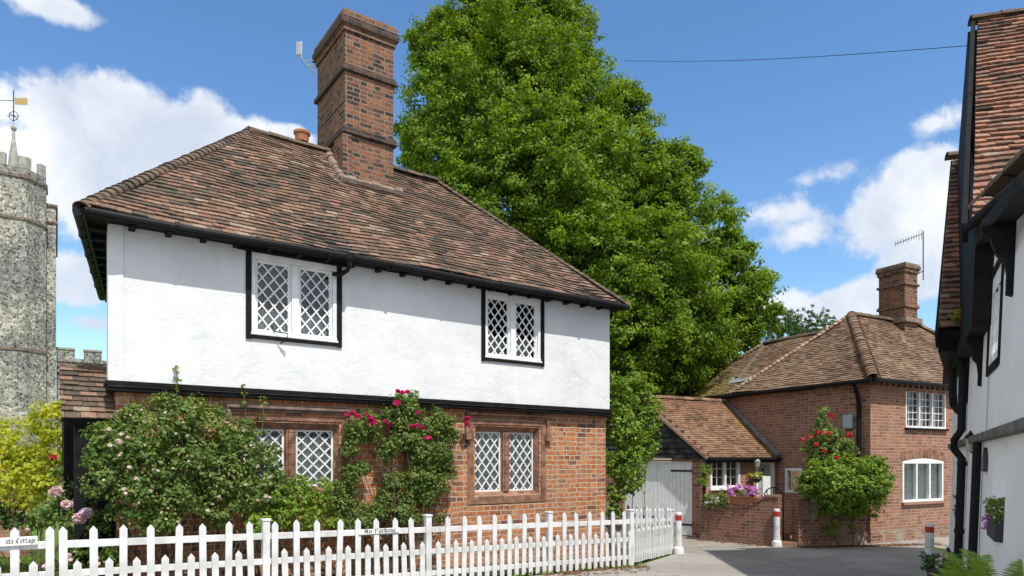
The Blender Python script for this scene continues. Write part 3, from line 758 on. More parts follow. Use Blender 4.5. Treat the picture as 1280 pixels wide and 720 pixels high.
# flat aerial on the stack
pa = Vector(at(392, 95, 12.3)); aer = thing('television_aerial', 'small flat grey aerial bracketed to the side of the tall brick chimney', 'aerial', pa)
q0 = Vector(at(395, 93, 12.3)); q1 = Vector(at(378, 74, 12.2)); q2 = Vector(at(374, 62, 12.2))
mb = MB(); mb.tube([q0, q1], .014, 6); mb.tube([Vector(at(395,84,12.3)), q1.lerp(q0,.35)], .01, 6); mb.tube([Vector(at(392,76,12.3)), q1.lerp(q0,.1)], .008, 6); mb.tube([q1, q2+Vector((0,0,.1))], .014, 6)
obj('mount', mb, M['steel'], aer)
mb = MB(); mb.box(q2.x-.055, q2.x+.055, q2.y-.012, q2.y+.012, q2.z-.10, q2.z+.14); obj('panel', mb, M['steel'], aer, bevel=.01)

# ================================================================== PORCH at the left end
PF = Fr((-HN[0]*9.62, -HN[1]*9.62), HE)
ua, zA = PF.uz(77, 522); ub, _ = PF.uz(147, 522); zt_ = 1.30
porch = thing('tiled_porch', 'small dark timber porch with a lean-to tiled roof beside the rose-covered brick wall', 'porch', PF.P((ua+ub)/2,-.4,gz(0,8.3)))
mb = MB(); zA = .50; zt_ = 1.19
pl = [PF.P(ua,.0,zA), PF.P(ub,.0,zA), PF.P(ub+.0,-.72,zt_), PF.P(ua-.0,-.72,zt_)]
tile_plane(mb, pl, .098, .17, sag=.008)
pr = obj('roof', mb, M['tile'], porch)
mb = MB(); prism(mb, [Vector(p)-Vector((0,0,.05)) for p in pl], (0,0,.035)); obj('roof_boards', mb, M['black'], pr)
mb = MB(); ridge_tiles(mb, PF.P(ua,-.74,zt_+.01), PF.P(ub,-.74,zt_+.01), .06, .24, .01); obj('ridge_tiles', mb, M['hip'], pr)
mb = MB(); PF.box(mb, ua+.05, ub, -1.5, -.76, -2, zt_-.03); PF.box(mb, ua+.35, ub, -.74, -.16, -2, .45); obj('wall', mb, M['black'], porch)
for u in (ua+.13,):
    mb = MB(); PF.box(mb, u, u+.14, -.22, -.08, -1.9, .5); obj('post', mb, M['black'], porch, bevel=.008)
mb = MB(); PF.box(mb, ua+.05, ub, -.09, -.03, .42, .52); obj('beam', mb, M['black'], porch)

# ================================================================== PICKET FENCE
SP = .262
u0f = FF.uz(80, 690)[0]; uC = FF.uz(790, 690)[0]
def ztop(u): return -.665-.0235*u
fence = thing('picket_fence', 'white wooden picket fence running along the lane in front of the brick cottage wall', 'fence', FF.P(4,0,gz(0,10)))
def picket_mesh(h, w=.072, t=.02):
    mb = MB(); pts = [(-w/2,0),(w/2,0),(w/2,h-.045),(0,h),(-w/2,h-.045)]
    prism(mb, [(x, -t/2, z) for x, z in pts], (0, t, 0)); return mb
ang = math.atan2(HE[1], HE[0])
def fence_run(parent, p0, p1, zt0, zt1, first=0, posts=(), H=.92, rails=True, sp=SP/2, start_tall=True, skip=lambda s: False):
    """pickets from p0 to p1 (plan), tops from zt0 to zt1"""
    L = math.dist(p0, p1); e = ((p1[0]-p0[0])/L, (p1[1]-p0[1])/L); n = (e[1], -e[0]); rz = math.atan2(e[1], e[0])
    fr = Fr(p0, e); zt = lambda s: zt0+(zt1-zt0)*s/L
    if rails:
        for fr_, hh in ((.80,.075),(.475,.07),(.15,.07)):
            mb = MB(); q = lambda s, v, dz: fr.P(s, v, zt(s)-H*(1-fr_)+dz)
            mb.hexa([q(0,-.012,-hh/2), q(L,-.012,-hh/2), q(L,-.047,-hh/2), q(0,-.047,-hh/2)], [q(0,-.012,hh/2), q(L,-.012,hh/2), q(L,-.047,hh/2), q(0,-.047,hh/2)])
            obj('rail', mb, M['fence'], parent, bevel=.004)
    k = 0; s = first
    while s < L-.03:
        tall = (k % 2 == 0) == start_tall
        if not skip(s):
            src = PK[tall]
            o = src.copy(); COL.objects.link(o); o.parent = parent
            x, y, z = fr.P(s, .0, zt(s)-(0 if tall else H*.37)+rng.uniform(-.008,.008)); o.location = Vector((x, y, z-(H if tall else H*.63)))-wloc(parent)
            o.rotation_euler = (rng.uniform(-.015,.015), rng.gauss(0,.014), rz)
            o.scale = (1, 1, 1)
        k += 1; s += sp
    for s in posts:
        mb = MB(); x, y, z = fr.P(s, -.03, zt(s)+.012); zb = gz(x,y)-.1; w = .042
        fr.box(mb, s-w, s+w, -.075, .012, zb, z-.015); fr.box(mb, s-w-.01, s+w+.01, -.085, .022, z-.015, z+.012)
        obj('post', mb, M['fence'], parent, bevel=.006)
PK = {}
for tall, h in ((True, .92), (False, .58)):
    o = obj('picket', picket_mesh(h), M['fence'], None, bevel=.003); PK[tall] = o
uposts = [FF.uz(p, 690)[0] for p in (333, 536, 688)]
a_ = FF.P(u0f, 0, 0)[:2]; b_ = FF.P(uC, 0, 0)[:2]
fence_run(fence, a_, b_, ztop(u0f), ztop(uC), first=.0, posts=[u-u0f for u in uposts]+[uC-u0f], skip=lambda s: any(abs(s-(u-u0f)) < .06 for u in uposts))
fence_run(fence, b_, f2[:2], ztop(uC)-.02, -1.035, first=.12, posts=[math.dist(b_, f2[:2])], sp=.14, H=.86, start_tall=False)
back = thing('picket_fence', 'short white picket fence at the back of the corner before the garage doors', 'fence', (2.8,14.8,-1.9))
fence_run(back, (1.75,15.6), (3.22,14.05), -1.02, -1.03, first=.1, posts=[.45], sp=.125, H=.86)
gate = thing('picket_gate', 'white picket garden gate with a house name board, at the left end of the fence', 'gate', FF.P(u0f-.5,0,gz(0,6.6)))
a2 = FF.P(u0f-1.15, 0, 0)[:2]; b2 = FF.P(u0f-.085, 0, 0)[:2]
fence_run(gate, a2, b2, ztop(u0f-1.15), ztop(u0f-.085), first=1.065-.033-5*.131*1.08, sp=.131*1.08, start_tall=False)
for o in PK.values(): bpy.data.objects.remove(o)

# black-letter writing, drawn with a broad nib
GL = {
 'n': (.74, [[(0,.85),(.15,1),(.15,.1),(.28,0)], [(.15,.85),(.45,1),(.55,.88),(.55,.1),(.68,0)]]),
 't': (.56, [[(.2,1.3),(.2,.12),(.38,0),(.5,.12)], [(0,1),(.45,1)]]),
 's': (.6, [[(.5,.9),(.3,1),(.1,.8),(.45,.3),(.3,0),(.02,.12)]]),
 'o': (.68, [[(.3,1),(.08,.8),(.08,.2),(.3,0),(.52,.2),(.52,.8),(.3,1)]]),
 'a': (.7, [[(.08,.9),(.3,1),(.48,.85),(.48,.1),(.6,0)], [(.48,.55),(.1,.4),(.1,.12),(.25,0),(.48,.15)]]),
 'g': (.68, [[(.5,.95),(.3,1),(.08,.8),(.08,.25),(.3,.08),(.5,.25)], [(.5,1),(.5,-.25),(.3,-.42),(.05,-.3)]]),
 'e': (.64, [[(.1,.5),(.5,.65),(.45,.9),(.3,1),(.08,.8),(.08,.2),(.3,0),(.52,.15)]]),
 'r': (.55, [[(0,.85),(.15,1),(.15,.1),(.28,0)], [(.15,.85),(.35,1),(.5,.88)]]),
 'k': (.68, [[(.12,1.45),(.12,.1),(.25,0)], [(.12,.55),(.4,1),(.5,.8),(.25,.55),(.48,.1),(.6,0)]]),
 'i': (.36, [[(0,.85),(.13,1),(.13,.1),(.26,0)], [(.1,1.3),(.2,1.4)]]),
 'C': (1.0, [[(.8,1.25),(.5,1.45),(.12,1.1),(.12,.35),(.45,0),(.85,.25)], [(.45,1.3),(.45,.2)]]),
 'N': (1.08, [[(.1,0),(.25,.15),(.25,1.3),(.1,1.2)], [(.25,1.35),(.75,.1)], [(.75,0),(.75,1.4),(.9,1.3)]]),
 'P': (.92, [[(.2,-.1),(.25,1.3),(.05,1.2)], [(.1,1.3),(.5,1.45),(.8,1.15),(.7,.7),(.3,.55)]]),
}
def write(text, x0, z0, h, place):
    mb = MB(); x = x0; nb = (.10*h, .10*h*.8)
    for ch in text:
        if ch == ' ': x += .45*h; continue
        w, st = GL[ch]
        for pl_ in st:
            for p, q in zip(pl_, pl_[1:]):
                a = (x+p[0]*h, z0+p[1]*h); b = (x+q[0]*h, z0+q[1]*h)
                if q[0]*.8-p[0]*.8 == q[1]-p[1]: continue
                mb.face([place(a[0]-nb[0], a[1]-nb[1]), place(b[0]-nb[0], b[1]-nb[1]), place(b[0]+nb[0], b[1]+nb[1]), place(a[0]+nb[0], a[1]+nb[1])])
        x += w*h
    return mb, x
# house name board
us1, zs1 = FF.uz(47, 674); us0 = us1-.78; zb = zs1-.065; zt2 = zs1+.02
def board(name, label, u0, u1, z0, z1, parent_lab):
    s = thing(name, label, 'sign', FF.P((u0+u1)/2, .035, z0))
    mb = MB(); FF.box(mb, u0, u1, .014, .03, z0, z1); obj('board', mb, M['white'], s, bevel=.003); return s
sg = board('name_board', 'white house name board in black old-style lettering on the garden gate', us0, us1, zs1-.05, zs1+.035, gate)
h_ = .034; wtot = sum(GL[c][0] if c != ' ' else .45 for c in 'nts Cottage')*h_
tm, _ = write('nts Cottage', us1-.012-wtot, zs1-.026, h_, lambda x, z: FF.P(x, .0325, z)); obj('lettering', tm, M['letter'], sg)
un0, zn0 = FF.uz(450, 664); un1, _ = FF.uz(496, 664); zn = (zn0+FF.uz(496,663)[1])/2
sg = board('parking_sign', 'small white board with black old-style No Parking lettering on the picket fence', un0-.03, un1+.03, zn-.034, zn+.030, fence)
wt = sum(GL[c][0] if c != ' ' else .45 for c in 'No Parking'); h_ = (un1-un0)/wt*.86
tm, _ = write('No Parking', un0+.04, zn-.020, h_, lambda x, z: FF.P(x, .0325, zn-.020+(z-zn+.020)*.6)); obj('lettering', tm, M['letter'], sg)

# ================================================================== BOLLARDS
def bollard(x, y, z, label, s=1.0):
    t = thing('bollard', label, 'bollard', (x,y,z), 'white bollards with red bands along the lane')
    mb = MB(); P_ = [(.13,-.05),(.13,.03),(.125,.1),(.11,.13),(.085,.155),(.08,.175),(.085,.18),(.085,.2),(.078,.21)]
    mb.lathe([(r*.86, z_*s) for r, z_ in P_+[(.074,.68)]], (x,y,z), 20); obj('post', mb, M['fence'], t, smooth=False, bevel=0)
    mb = MB(); mb.lathe([(.065,.68*s),(.065,.79*s)], (x,y,z), 20); obj('red_band', mb, M['red'], t)
    mb = MB(); mb.lathe([(.066,.79*s),(.068,.80*s),(.068,.835*s),(.05,.85*s),(0,.853*s)], (x,y,z), 20); obj('cap', mb, M['fence'], t)
for px, py, top, lab in ((848,692,640,'white red-banded bollard standing at the end of the picket fence'), (971,684,636,'white red-banded bollard standing by the garden wall and entrance steps'), (1162,711,654,'white red-banded bollard half hidden by a flower pot near the white rendered house')):
    Y = 38.8 and 1083.7/(py-HY-38.8); x = (px-CX)/F*Y; z = gz(x, Y); h = (HY-top)/F*Y-z
    bollard(x, Y, z, lab, h/.853)

# ================================================================== BRICK HOUSE across the lane
def bp(s, r, z=0): return (8.4-.48*s+.878*r, 16+.878*s+.48*r, z)
BR = Fr((8.4,16), (.878,.48)); BL = Fr((8.4,16), (.48,-.878))
bh = thing('brick_house', 'red brick two-storey house with brown hipped tile roof and squat chimney across the lane', 'house', bp(2,2,gz(0,16)))
def r2(fr, l, r, t, b, tr=None, br=None):
    u0, zt = fr.uz(l, t); _, zb = fr.uz(l, b); u1, zt2 = fr.uz(r, tr or t); _, zb2 = fr.uz(r, br or b); return u0, u1, (zb+zb2)/2, (zt+zt2)/2
BW1 = r2(BR, 1132, 1182, 487, 535, 490, 536); BW2 = r2(BR, 1128, 1179, 576, 628, 577, 626)
BW3 = r2(BL, 982, 1003, 585, 616)
mb = MB()
BR.wall(mb, 0, 7.0, -2.3, 1.92, [BW1, BW2], .2); BL.wall(mb, -6.8, -.003, -2.3, 1.92, [BW3], .2, -.002)
obj('wall', mb, M['brick_b'], bh)
mb = MB(); mb.face([bp(6.8,0,-2),bp(6.8,7,-2),bp(6.8,7,1.9),bp(6.8,0,1.9)]); mb.face([bp(0,7,-2),bp(6.8,7,-2),bp(6.8,7,1.9),bp(0,7,1.9)]); obj('wall', mb, M['brick_b'], bh)
mb = MB(); ez, pz = 1.90, 3.98
K0, K1, K2, K3 = bp(-.22,-.22,ez), bp(-.22,7.25,ez), bp(4.1,7.25,ez), bp(4.1,-.22,ez); Pk, Pe = bp(1.95,2.1,pz), bp(1.95,5.2,pz)
for q in ([K0,K1,Pe,Pk], [K3,K0,Pk], [K2,K3,Pk,Pe], [K1,K2,Pe]): tile_plane(mb, q, .085, .165, lift=.022, sag=.03)
wz, wr = 1.86, 3.64
def mossw(p):
    s = (p.x-8.4)*-.48+(p.y-16)*.878
    return max(0, min(1, (s-4.3)*.9))*max(0, min(1, (2.9-p.z)*1.2))
W0, W1_, W2_, W3_ = bp(7.1,-.14,wz), bp(1.5,-.14,wz), bp(1.5,2.15,wr), bp(4.92,2.15,wr)
tile_plane(mb, [W0, W1_, W2_, W3_], .085, .165, lift=.022, sag=.03, mossfn=mossw); tile_plane(mb, [bp(7.1,4.4,wz), W0, W3_], .1, .17, mossfn=mossw)
tile_plane(mb, [bp(1.5,4.4,wz), bp(7.1,4.4,wz), W3_, W2_], .12, .2)
broof = obj('roof', mb, M['tile_b'], bh)
mb = MB(); dn = Vector((0,0,-.05)); q = [Vector(p)+dn for p in (K0,K1,K2,K3)]; a, b = Vector(Pk)+dn*2, Vector(Pe)+dn*2
mb.face([q[0],q[1],b,a]); mb.face([q[1],q[2],b]); mb.face([q[2],q[3],a,b]); mb.face([q[3],q[0],a]); mb.face(q[::-1])
q = [Vector(p)+dn for p in (W0,W1_,W2_,W3_)]; mb.face(q); mb.face([Vector(bp(7.1,4.4,wz))+dn, q[0], q[3]]); mb.face([Vector(bp(7.1,4.4,wz))+dn, q[3], q[2], Vector(bp(1.5,4.4,wz))+dn]); mb.face([Vector(bp(7.1,4.4,wz-.06)), Vector(bp(1.5,4.4,wz-.06)), Vector(bp(1.5,-.14,wz-.06)), Vector(bp(7.1,-.14,wz-.06))])
obj('soffit', mb, M['black'], broof)
mb = MB(); ridge_tiles(mb, up(K0), up(Pk), .10, .11, .03, 1.15); obj('hip_tiles', mb, M['tile_b'], broof); mb = MB(); ridge_tiles(mb, up(K3,.03), up(Pk), .07, .125, .025, 1.1); obj('hip_tiles', mb, M['bonnet_pale'], broof); mb = MB(); ridge_tiles(mb, up(K1), up(Pe), .09, .115, .03)
ridge_tiles(mb, up(W0), up(W3_), .07, .12, .02); obj('hip_tiles', mb, M['tile_b'], broof)
mb = MB(); ridge_tiles(mb, up(Pk,.02), up(Pe,.02), .12, .33, .008); obj('ridge_tiles', mb, M['hip'], broof); mb = MB(); ridge_tiles(mb, up(W3_,.02), up(bp(2.6,2.15,wr),.02), .11, .33, .008)
WP = lambda s, r: bp(s, r, wz+(r+.14)/2.29*(wr-wz)+.03)
obj('ridge_tiles', mb, M['hip'], broof); mb = MB(); ridge_tiles(mb, WP(4.55,.55), WP(4.85,1.95), .09, .3, .01); obj('ridge_tiles', mb, M['hip'], broof)
mb = MB(); mb.face([Vector(p)+Vector((0,0,.03)) for p in (WP(4.75,.30), WP(3.95,.34), WP(3.85,.52), WP(4.3,.48), WP(4.75,.58))]); obj('flashing', mb, M['lead'], broof)
mb = MB()
def bbox(e, z0, z1): mb.hexa([bp(1.56-e,3.9-e,z0), bp(1.56-e,4.5+e,z0), bp(2.34+e,4.5+e,z0), bp(2.34+e,3.9-e,z0)], [bp(1.56-e,3.9-e,z1), bp(1.56-e,4.5+e,z1), bp(2.34+e,4.5+e,z1), bp(2.34+e,3.9-e,z1)])
bbox(0,3.2,4.32); bbox(.045,4.32,4.40); bbox(.02,4.40,4.44); bbox(0,4.44,4.95); bbox(.045,4.95,5.02); bbox(0,5.02,5.31); bbox(.035,5.31,5.41); bbox(.065,5.41,5.51)
bch = obj('chimney', mb, M['brick_dark'], bh, bevel=.012)
mb = MB(); bbox(.05, 5.51, 5.57); obj('capping', mb, M['mortar'], bch)
mb = MB(); bbox(.09, 3.9, 4.03); obj('flashing', mb, M['mortar'], bch)
mb = MB(); mb.tube([bp(-.27,-.25,ez-.05), bp(-.27,7.2,ez-.05)], .055, 8); mb.tube([bp(-.2,-.27,ez-.06), bp(7.1,-.27,ez-.07)], .055, 8)
mb.tube([bp(.25,-.25,ez-.1), bp(.25,-.1,ez-.4), bp(.25,-.07,ez-.6), bp(.25,-.07,-1.9)], .05, 8); mb.tube([bp(-.1,.1,ez-.1), bp(-.07,.05,-2)], .0, 3)
obj('gutter', mb, M['black_iron'], bh)
mb = MB(); u = .15
while u < 6.9: BR.box(mb, u-.05, u+.05, 0, .10, 1.76, 1.86); u += .23
BR.box(mb, .0, 7, .0, .05, 1.68, 1.755); obj('dentil_course', mb, M['brick_b'], bh)
def casement(parent, fr, rc, lights, bars=(0,0), cur=False, fw=.055, proud=.01, name='window', mat='white', curt_z=1.0):
    a, b, c, d = rc; mb = MB(); g = MB()
    fr.box(mb, a, b, -.10, proud, c, c+fw); fr.box(mb, a, b, -.10, proud, d-fw, d)
    w = (b-a-fw)/lights
    for k in range(lights+1): fr.box(mb, a+w*k, a+w*k+fw, -.10, proud-.002, c+fw, d-fw)
    for k in range(lights):
        x0, x1 = a+w*k+fw, a+w*(k+1); nx, nz = bars if not callable(bars) else bars(k)
        for i in range(1, nx): x = x0+(x1-x0)*i/nx; fr.box(mb, x-.008, x+.008, -.08, -.05, c+fw, d-fw)
        for i in range(1, nz): z = c+fw+(d-c-2*fw)*i/nz; fr.box(mb, x0, x1, -.079, -.052, z-.008, z+.008)
        g.face([fr.P(x0,-.066,c+fw), fr.P(x1,-.066,c+fw), fr.P(x1,-.066,d-fw), fr.P(x0,-.066,d-fw)])
    o = obj(name, mb, M[mat], parent, bevel=.005); obj('pane', g, M['glass'], o)
    if cur:
        curtain(o, fr, a+fw, b-fw, c+fw, c+(d-c)*curt_z, -.115)
    return o
o = casement(bh, BR, BW1, 3, lambda k: (3,5), False, .05)
for k in (1.25, 2.15): a = BW1[0]+(BW1[1]-BW1[0])*k/3; curtain(o, BR, a, a+.2, BW1[2]+.05, BW1[3]-.05, -.16)
mb = MB(); BR.box(mb, BW1[0]-.04, BW1[1]+.04, -.1, .07, BW1[2]-.05, BW1[2]-.002); obj('sill', mb, M['black'], o)
o = casement(bh, BR, BW2, 3, (1,1), True, .06, curt_z=.98)
mb = MB(); BR.box(mb, BW2[0]-.04, BW2[1]+.04, -.1, .07, BW2[2]-.06, BW2[2]-.002); obj('sill', mb, M['brick_b'], o)
mb = MB(); a, b, c, d = BW2; n_ = 12
for k in range(n_):
    t0, t1 = k/n_, (k+1)/n_; f = lambda t: d+.012+.075*math.sin(math.pi*t)
    x0, x1 = a-.05+(b-a+.1)*t0+.004, a-.05+(b-a+.1)*t1-.004; mb.cur = rng.random()
    mb.hexa([BR.P(x0,-.02,f(t0)), BR.P(x1,-.02,f(t1)), BR.P(x1+(t1-.5)*.06,-.02,f(t1)+.2), BR.P(x0+(t0-.5)*.06,-.02,f(t0)+.2)], [BR.P(x0,.012,f(t0)), BR.P(x1,.012,f(t1)), BR.P(x1+(t1-.5)*.06,.012,f(t1)+.2), BR.P(x0+(t0-.5)*.06,.012,f(t0)+.2)])
obj('arch', mb, M['stone'], o)
mb = MB(); q_ = [(a+(b-a)*k/10, d-.003+.072*math.sin(math.pi*k/10)) for k in range(11)]; prism(mb, [BR.P(x,.006,z) for x, z in q_], Vector(BR.P(0,-.03,0))-Vector(BR.P(0,.006,0))); obj('arched_head', mb, M['white'], o)
mb = MB(); BR.box(mb, .01, 6.9, .0, .012, -2.2, -1.68); obj('plinth', mb, M['brick_white'], bh)
casement(bh, BL, BW3, 1, (2,2), False, .07, .03)
mb = MB(); u_, z_ = BL.uz(1062, 527); BL.box(mb, u_-.13, u_+.13, 0, .09, z_-.17, z_+.17); obj('alarm_box', mb, M['blue_box'], bh, bevel=.02)
# aerial on its chimney
pc = Vector(bp(1.5, 4.62, 5.2)); t = thing('television_aerial', 'dark long toothed aerial on a mast beside the squat chimney of the brick house', 'aerial', pc)
mb = MB(); tp = Vector(at(1154, 289, pc.y)); bt = Vector(at(1154, 350, pc.y)); mb.tube([bt, tp], .014, 6); mb.bar(bt+Vector((0,0,.25)), pc+Vector((0,.2,.2)), .02, .02); obj('mast', mb, M['black_iron'], t)
mb = MB(); e0 = Vector(at(1119, 305, pc.y-.6)); e1 = tp+Vector((.05,.1,-.04)); mb.tube([e0, e1], .010, 5)
for k in range(11):
    p = e0.lerp(e1, k/10.5); h = .09 if k < 9 else .17; mb.tube([p-Vector((.03,.06,h)), p+Vector((.03,.06,h))], .006, 4)
obj('boom', mb, M['black_iron'], t)

# ================================================================== GARAGE and porch wing
G0 = (4.86,17.1); GG = Fr(G0, (1.37,-1.25)); GW = Fr(G0, (.878,.48))
def gp(s, t, z=0): return (G0[0]-.48*s+.878*t, G0[1]+.878*s+.48*t, z)
gar = thing('garage', 'low tiled garage with black weatherboard gable and white double doors beside the brick house', 'garage', gp(1.7,1.2,gz(0,17)))
dl, drr = GG.uz(783,620)[0]-.1, GG.uz(865,620)[0]
mb = MB(); GG.wall(mb, -3.71, 0, -2.2, .02, [(dl, drr, -1.95, -.03)], .2)
wu0, wu1 = GW.uz(888,590)[0], GW.uz(925,590)[0]; wz0, wz1 = GW.uz(905,610)[1], GW.uz(905,571)[1]
du0, du1 = GW.uz(945,590)[0], GW.uz(968,590)[0]
GW.wall(mb, .003, 2.55, -2.2, .0, [(wu0,wu1,wz0,wz1-.03),(du0,du1,-2.0,-.02)], .2, -.002); obj('wall', mb, M['brick_b'], gar)
mb = MB(); ge, gr = .05, 1.69; sl = (gr-ge)/1.9
tile_plane(mb, [gp(-.15,-.11,ge), gp(-.15,2.52,ge), gp(1.75,2.52,gr), gp(1.75,-.76,gr)], .085, .165, lift=.022, sag=.02, mossfn=lambda p: max(0, ((p.x-G0[0])*.878+(p.y-G0[1])*.48-1.9)*1.2)*.7)
tile_plane(mb, [gp(3.65,2.52,ge), gp(3.65,-1.41,ge), gp(1.75,-.76,gr), gp(1.75,2.52,gr)], .1, .17)
gro = obj('roof', mb, M['tile_g'], gar)
mb = MB(); prism(mb, [gp(-.15,-.08,ge-.03), gp(1.75,-.73,gr-.03), gp(3.65,-1.38,ge-.03), gp(3.6,-1.36,ge-.10), gp(1.75,-.73,gr-.11), gp(-.12,-.09,ge-.11)], (.878*2.6,.48*2.6,0)); obj('roof_boards', mb, M['black'], gro)
mb = MB(); ridge_tiles(mb, gp(1.75,-.76,gr+.02), gp(1.75,2.5,gr+.02), .1, .33, .008); obj('ridge_tiles', mb, M['tile_g'], gro)
mb = MB(); mb.bar(gp(-.12,2.5,ge+.08), gp(1.78,2.5,gr+.06), .10, .07); obj('flashing', mb, M['lead'], gro)
mb = MB(); mb.bar(gp(-.16,-.12,ge-.035), gp(1.75,-.775,gr-.03), .03, .045); obj('verge', mb, M['mortar'], gro)
mb = MB(); z = .03; k = 0
while z < gr-.1:
    s0 = (z+.06-ge)/sl-.12; s1 = 3.5-s0
    if s1-s0 < .1: break
    s0 *= 1.06; s1 *= 1.06
    mb.cur = rng.random(); w = rng.uniform(-.006,.006)
    P = GG.P; mb.hexa([P(-s1,.07+w,z), P(-s0,.07-w,z), P(-s0,-.02,z), P(-s1,-.02,z)], [P(-s1,.018,z+.155), P(-s0,.018,z+.155), P(-s0,-.02,z+.155), P(-s1,-.02,z+.155)])
    z += .142
obj('weatherboarding', mb, M['boards'], gar)
dm = (dl+drr)/2
for p, q, hx in ((dl+.01, dm-.004, 0), (dm+.004, drr-.01, 1)):
    mb = MB(); n_ = 9; w = (q-p)/n_
    for k in range(n_): GG.box(mb, p+w*k+.003, p+w*(k+1)-.003, -.09, -.045+rng.uniform(-.002,.002), -1.93, -.035)
    GG.box(mb, p, q, -.12, -.06, -1.93, -.035)
    dr_ = obj('door', mb, M['white'], gar)
    mb = MB()
    for zz in (-.28, -1.66):
        a, b = (q-.62, q) if hx else (p, p+.62); GG.bar(mb, a, zz, b, zz, .045, -.05, -.035)
        GG.box(mb, (q-.02 if hx else p-.06), (q+.06 if hx else p+.02), -.05, -.03, zz-.07, zz+.07)
    obj('hinge', mb, M['black_iron'], dr_)
mb = MB(); mb.tube([gp(-.2,-.1,ge-.02), gp(-.2,2.45,ge-.02)], .05, 8); mb.tube([gp(-.2,.0,ge-.05), gp(-.14,-.06,ge-.16), gp(-.03,-.09,-.34), gp(-.03,-.09,-1.95)], .042, 8)
obj('gutter', mb, M['black_iron'], gar)
o = casement(gar, GW, (wu0,wu1,wz0,wz1-.03), 2, (2,3), False, .06, .01)
mb = MB(); GW.box(mb, wu0-.05, wu1+.05, -.08, .07, wz0-.05, wz0-.002); obj('sill', mb, M['white'], o)
mb = MB(); GW.box(mb, du0+.07, du1-.07, -.14, -.09, -1.98, -.09)
dr_ = obj('door', mb, M['green_door'], gar)
mb = MB(); m_ = (du0+du1)/2; GW.box(mb, m_-.04, m_+.04, -.095, -.08, -.62, -.36); GW.box(mb, m_-.035, m_+.035, -.095, -.08, -.30, -.22); obj('knocker', mb, M['black_iron'], dr_)
mb = MB()
for a, b in ((du0,du0+.07),(du1-.07,du1)): GW.box(mb, a, b, -.15, .012, -2, -.02)
GW.box(mb, du0+.07, du1-.07, -.15, .012, -.09, -.02); obj('door_frame', mb, M['white'], gar)
mb = MB(); Y_ = GW.P(du0,.35,0); mb.bar((Y_[0],Y_[1],-1.5), (Y_[0]+.02,Y_[1]+.02,-.1), .0, .0)
mb = MB(); GW.box(mb, du0-.22, du0+.06, .38, .42, -1.95, -.42); sg_ = obj('entrance_gate', mb, M['white'], None, bevel=.006); tag(sg_, 'narrow pale board gate standing open before the green front door', 'gate')
# lantern and basket
lx = GW.P(GW.uz(938,580)[0], .22, 0); t = thing('wall_lantern', 'small pale lantern on a bracket beside the green front door', 'lantern', (lx[0],lx[1],-.3))
zl = GW.uz(938,580,.22)[1]
mb = MB(); mb.lathe([(.03,-.10),(.055,-.08),(.085,.06),(.09,.07),(.03,.13),(.02,.15)], (lx[0],lx[1],zl), 8); obj('lamp', mb, M['lamp_glass'], t)
mb = MB(); b0 = GW.P(GW.uz(938,580)[0], 0, 0); mb.tube([(b0[0],b0[1],zl+.16), (b0[0],b0[1],zl+.25), ((b0[0]+lx[0])/2,(b0[1]+lx[1])/2,zl+.27), (lx[0],lx[1],zl+.22), (lx[0],lx[1],zl+.14)], .011, 6); obj('bracket', mb, M['black_iron'], t)

# ================================================================== GARDEN WALL, steps and planting before the brick house
q0, q1 = (4.62,16.75), (6.02,15.45); WF = Fr(q0, (q1[0]-q0[0], q1[1]-q0[1])); WL = math.dist(q0, q1)
gw = thing('garden_wall', 'weathered brick garden wall with a ramped end, below the pink flower trough', 'wall', WF.P(WL/2,-.1,gz(0,15.6)))
mb = MB(); prof = [(0,-1.14),(WL*.58,-1.13),(WL*.66,-1.09),(WL*.74,-1.0),(WL*.82,-.90),(WL*.86,-.87),(WL,-.87)]
prism(mb, [WF.P(u,0,z) for u, z in prof]+[WF.P(WL,0,-2.3), WF.P(0,0,-2.3)], (WF.n[0]*-.23, WF.n[1]*-.23, 0)); obj('wall', mb, M['brick_wall'], gw)
mb = MB()
for (a, za), (b, zb_) in zip(prof, prof[1:]):
    m = max(1, int((b-a)/.115))
    for k in range(m):
        t0, t1 = k/m, (k+1)/m; x0, x1 = a+(b-a)*t0+.004, a+(b-a)*t1-.004; y0, y1 = za+(zb_-za)*t0, za+(zb_-za)*t1
        mb.hexa([WF.P(x0,.02,y0+.002), WF.P(x1,.02,y1+.002), WF.P(x1,-.25,y1+.002), WF.P(x0,-.25,y0+.002)], [WF.P(x0,.015,y0+.075), WF.P(x1,.015,y1+.075), WF.P(x1,-.245,y1+.075), WF.P(x0,-.245,y0+.075)])
obj('coping', mb, M['brick_wall'], gw, bevel=.01)
q2, q3 = (6.46,15.42), (7.95,15.42); q3 = (8.12, 15.62)
W2F = Fr(q2, (q3[0]-q2[0], q3[1]-q2[1])); L2_ = math.dist(q2, q3)
gw2 = thing('garden_wall', 'low brick and whitewashed garden wall under the rounded green shrub', 'wall', W2F.P(L2_/2,-.1,gz(0,15.5)))
mb = MB(); W2F.box(mb, .302, L2_, -.25, 0, -2.3, -.98); obj('wall', mb, M['brick_white'], gw2); mb = MB(); W2F.box(mb, 0, .30, -.28, .03, -2.3, -.88); obj('pier', mb, M['brick_wall'], gw2)
st = MB(); WS = Fr((q1[0]+.02,q1[1]), (q2[0]-q1[0]-.04,q2[1]-q1[1])); Ls = math.dist(q1, q2)-.04
WS.box(st, 0, Ls, -.45, .03, -2.1, -1.86); WS.box(st, .002, Ls-.002, -1.2, -.45, -2.1, -1.72); so_ = obj('entrance_step', st, M['brick_wall'], None); tag(so_, 'worn brick entrance steps in the gap between the two garden walls', 'step')
mb = MB(); pts = []
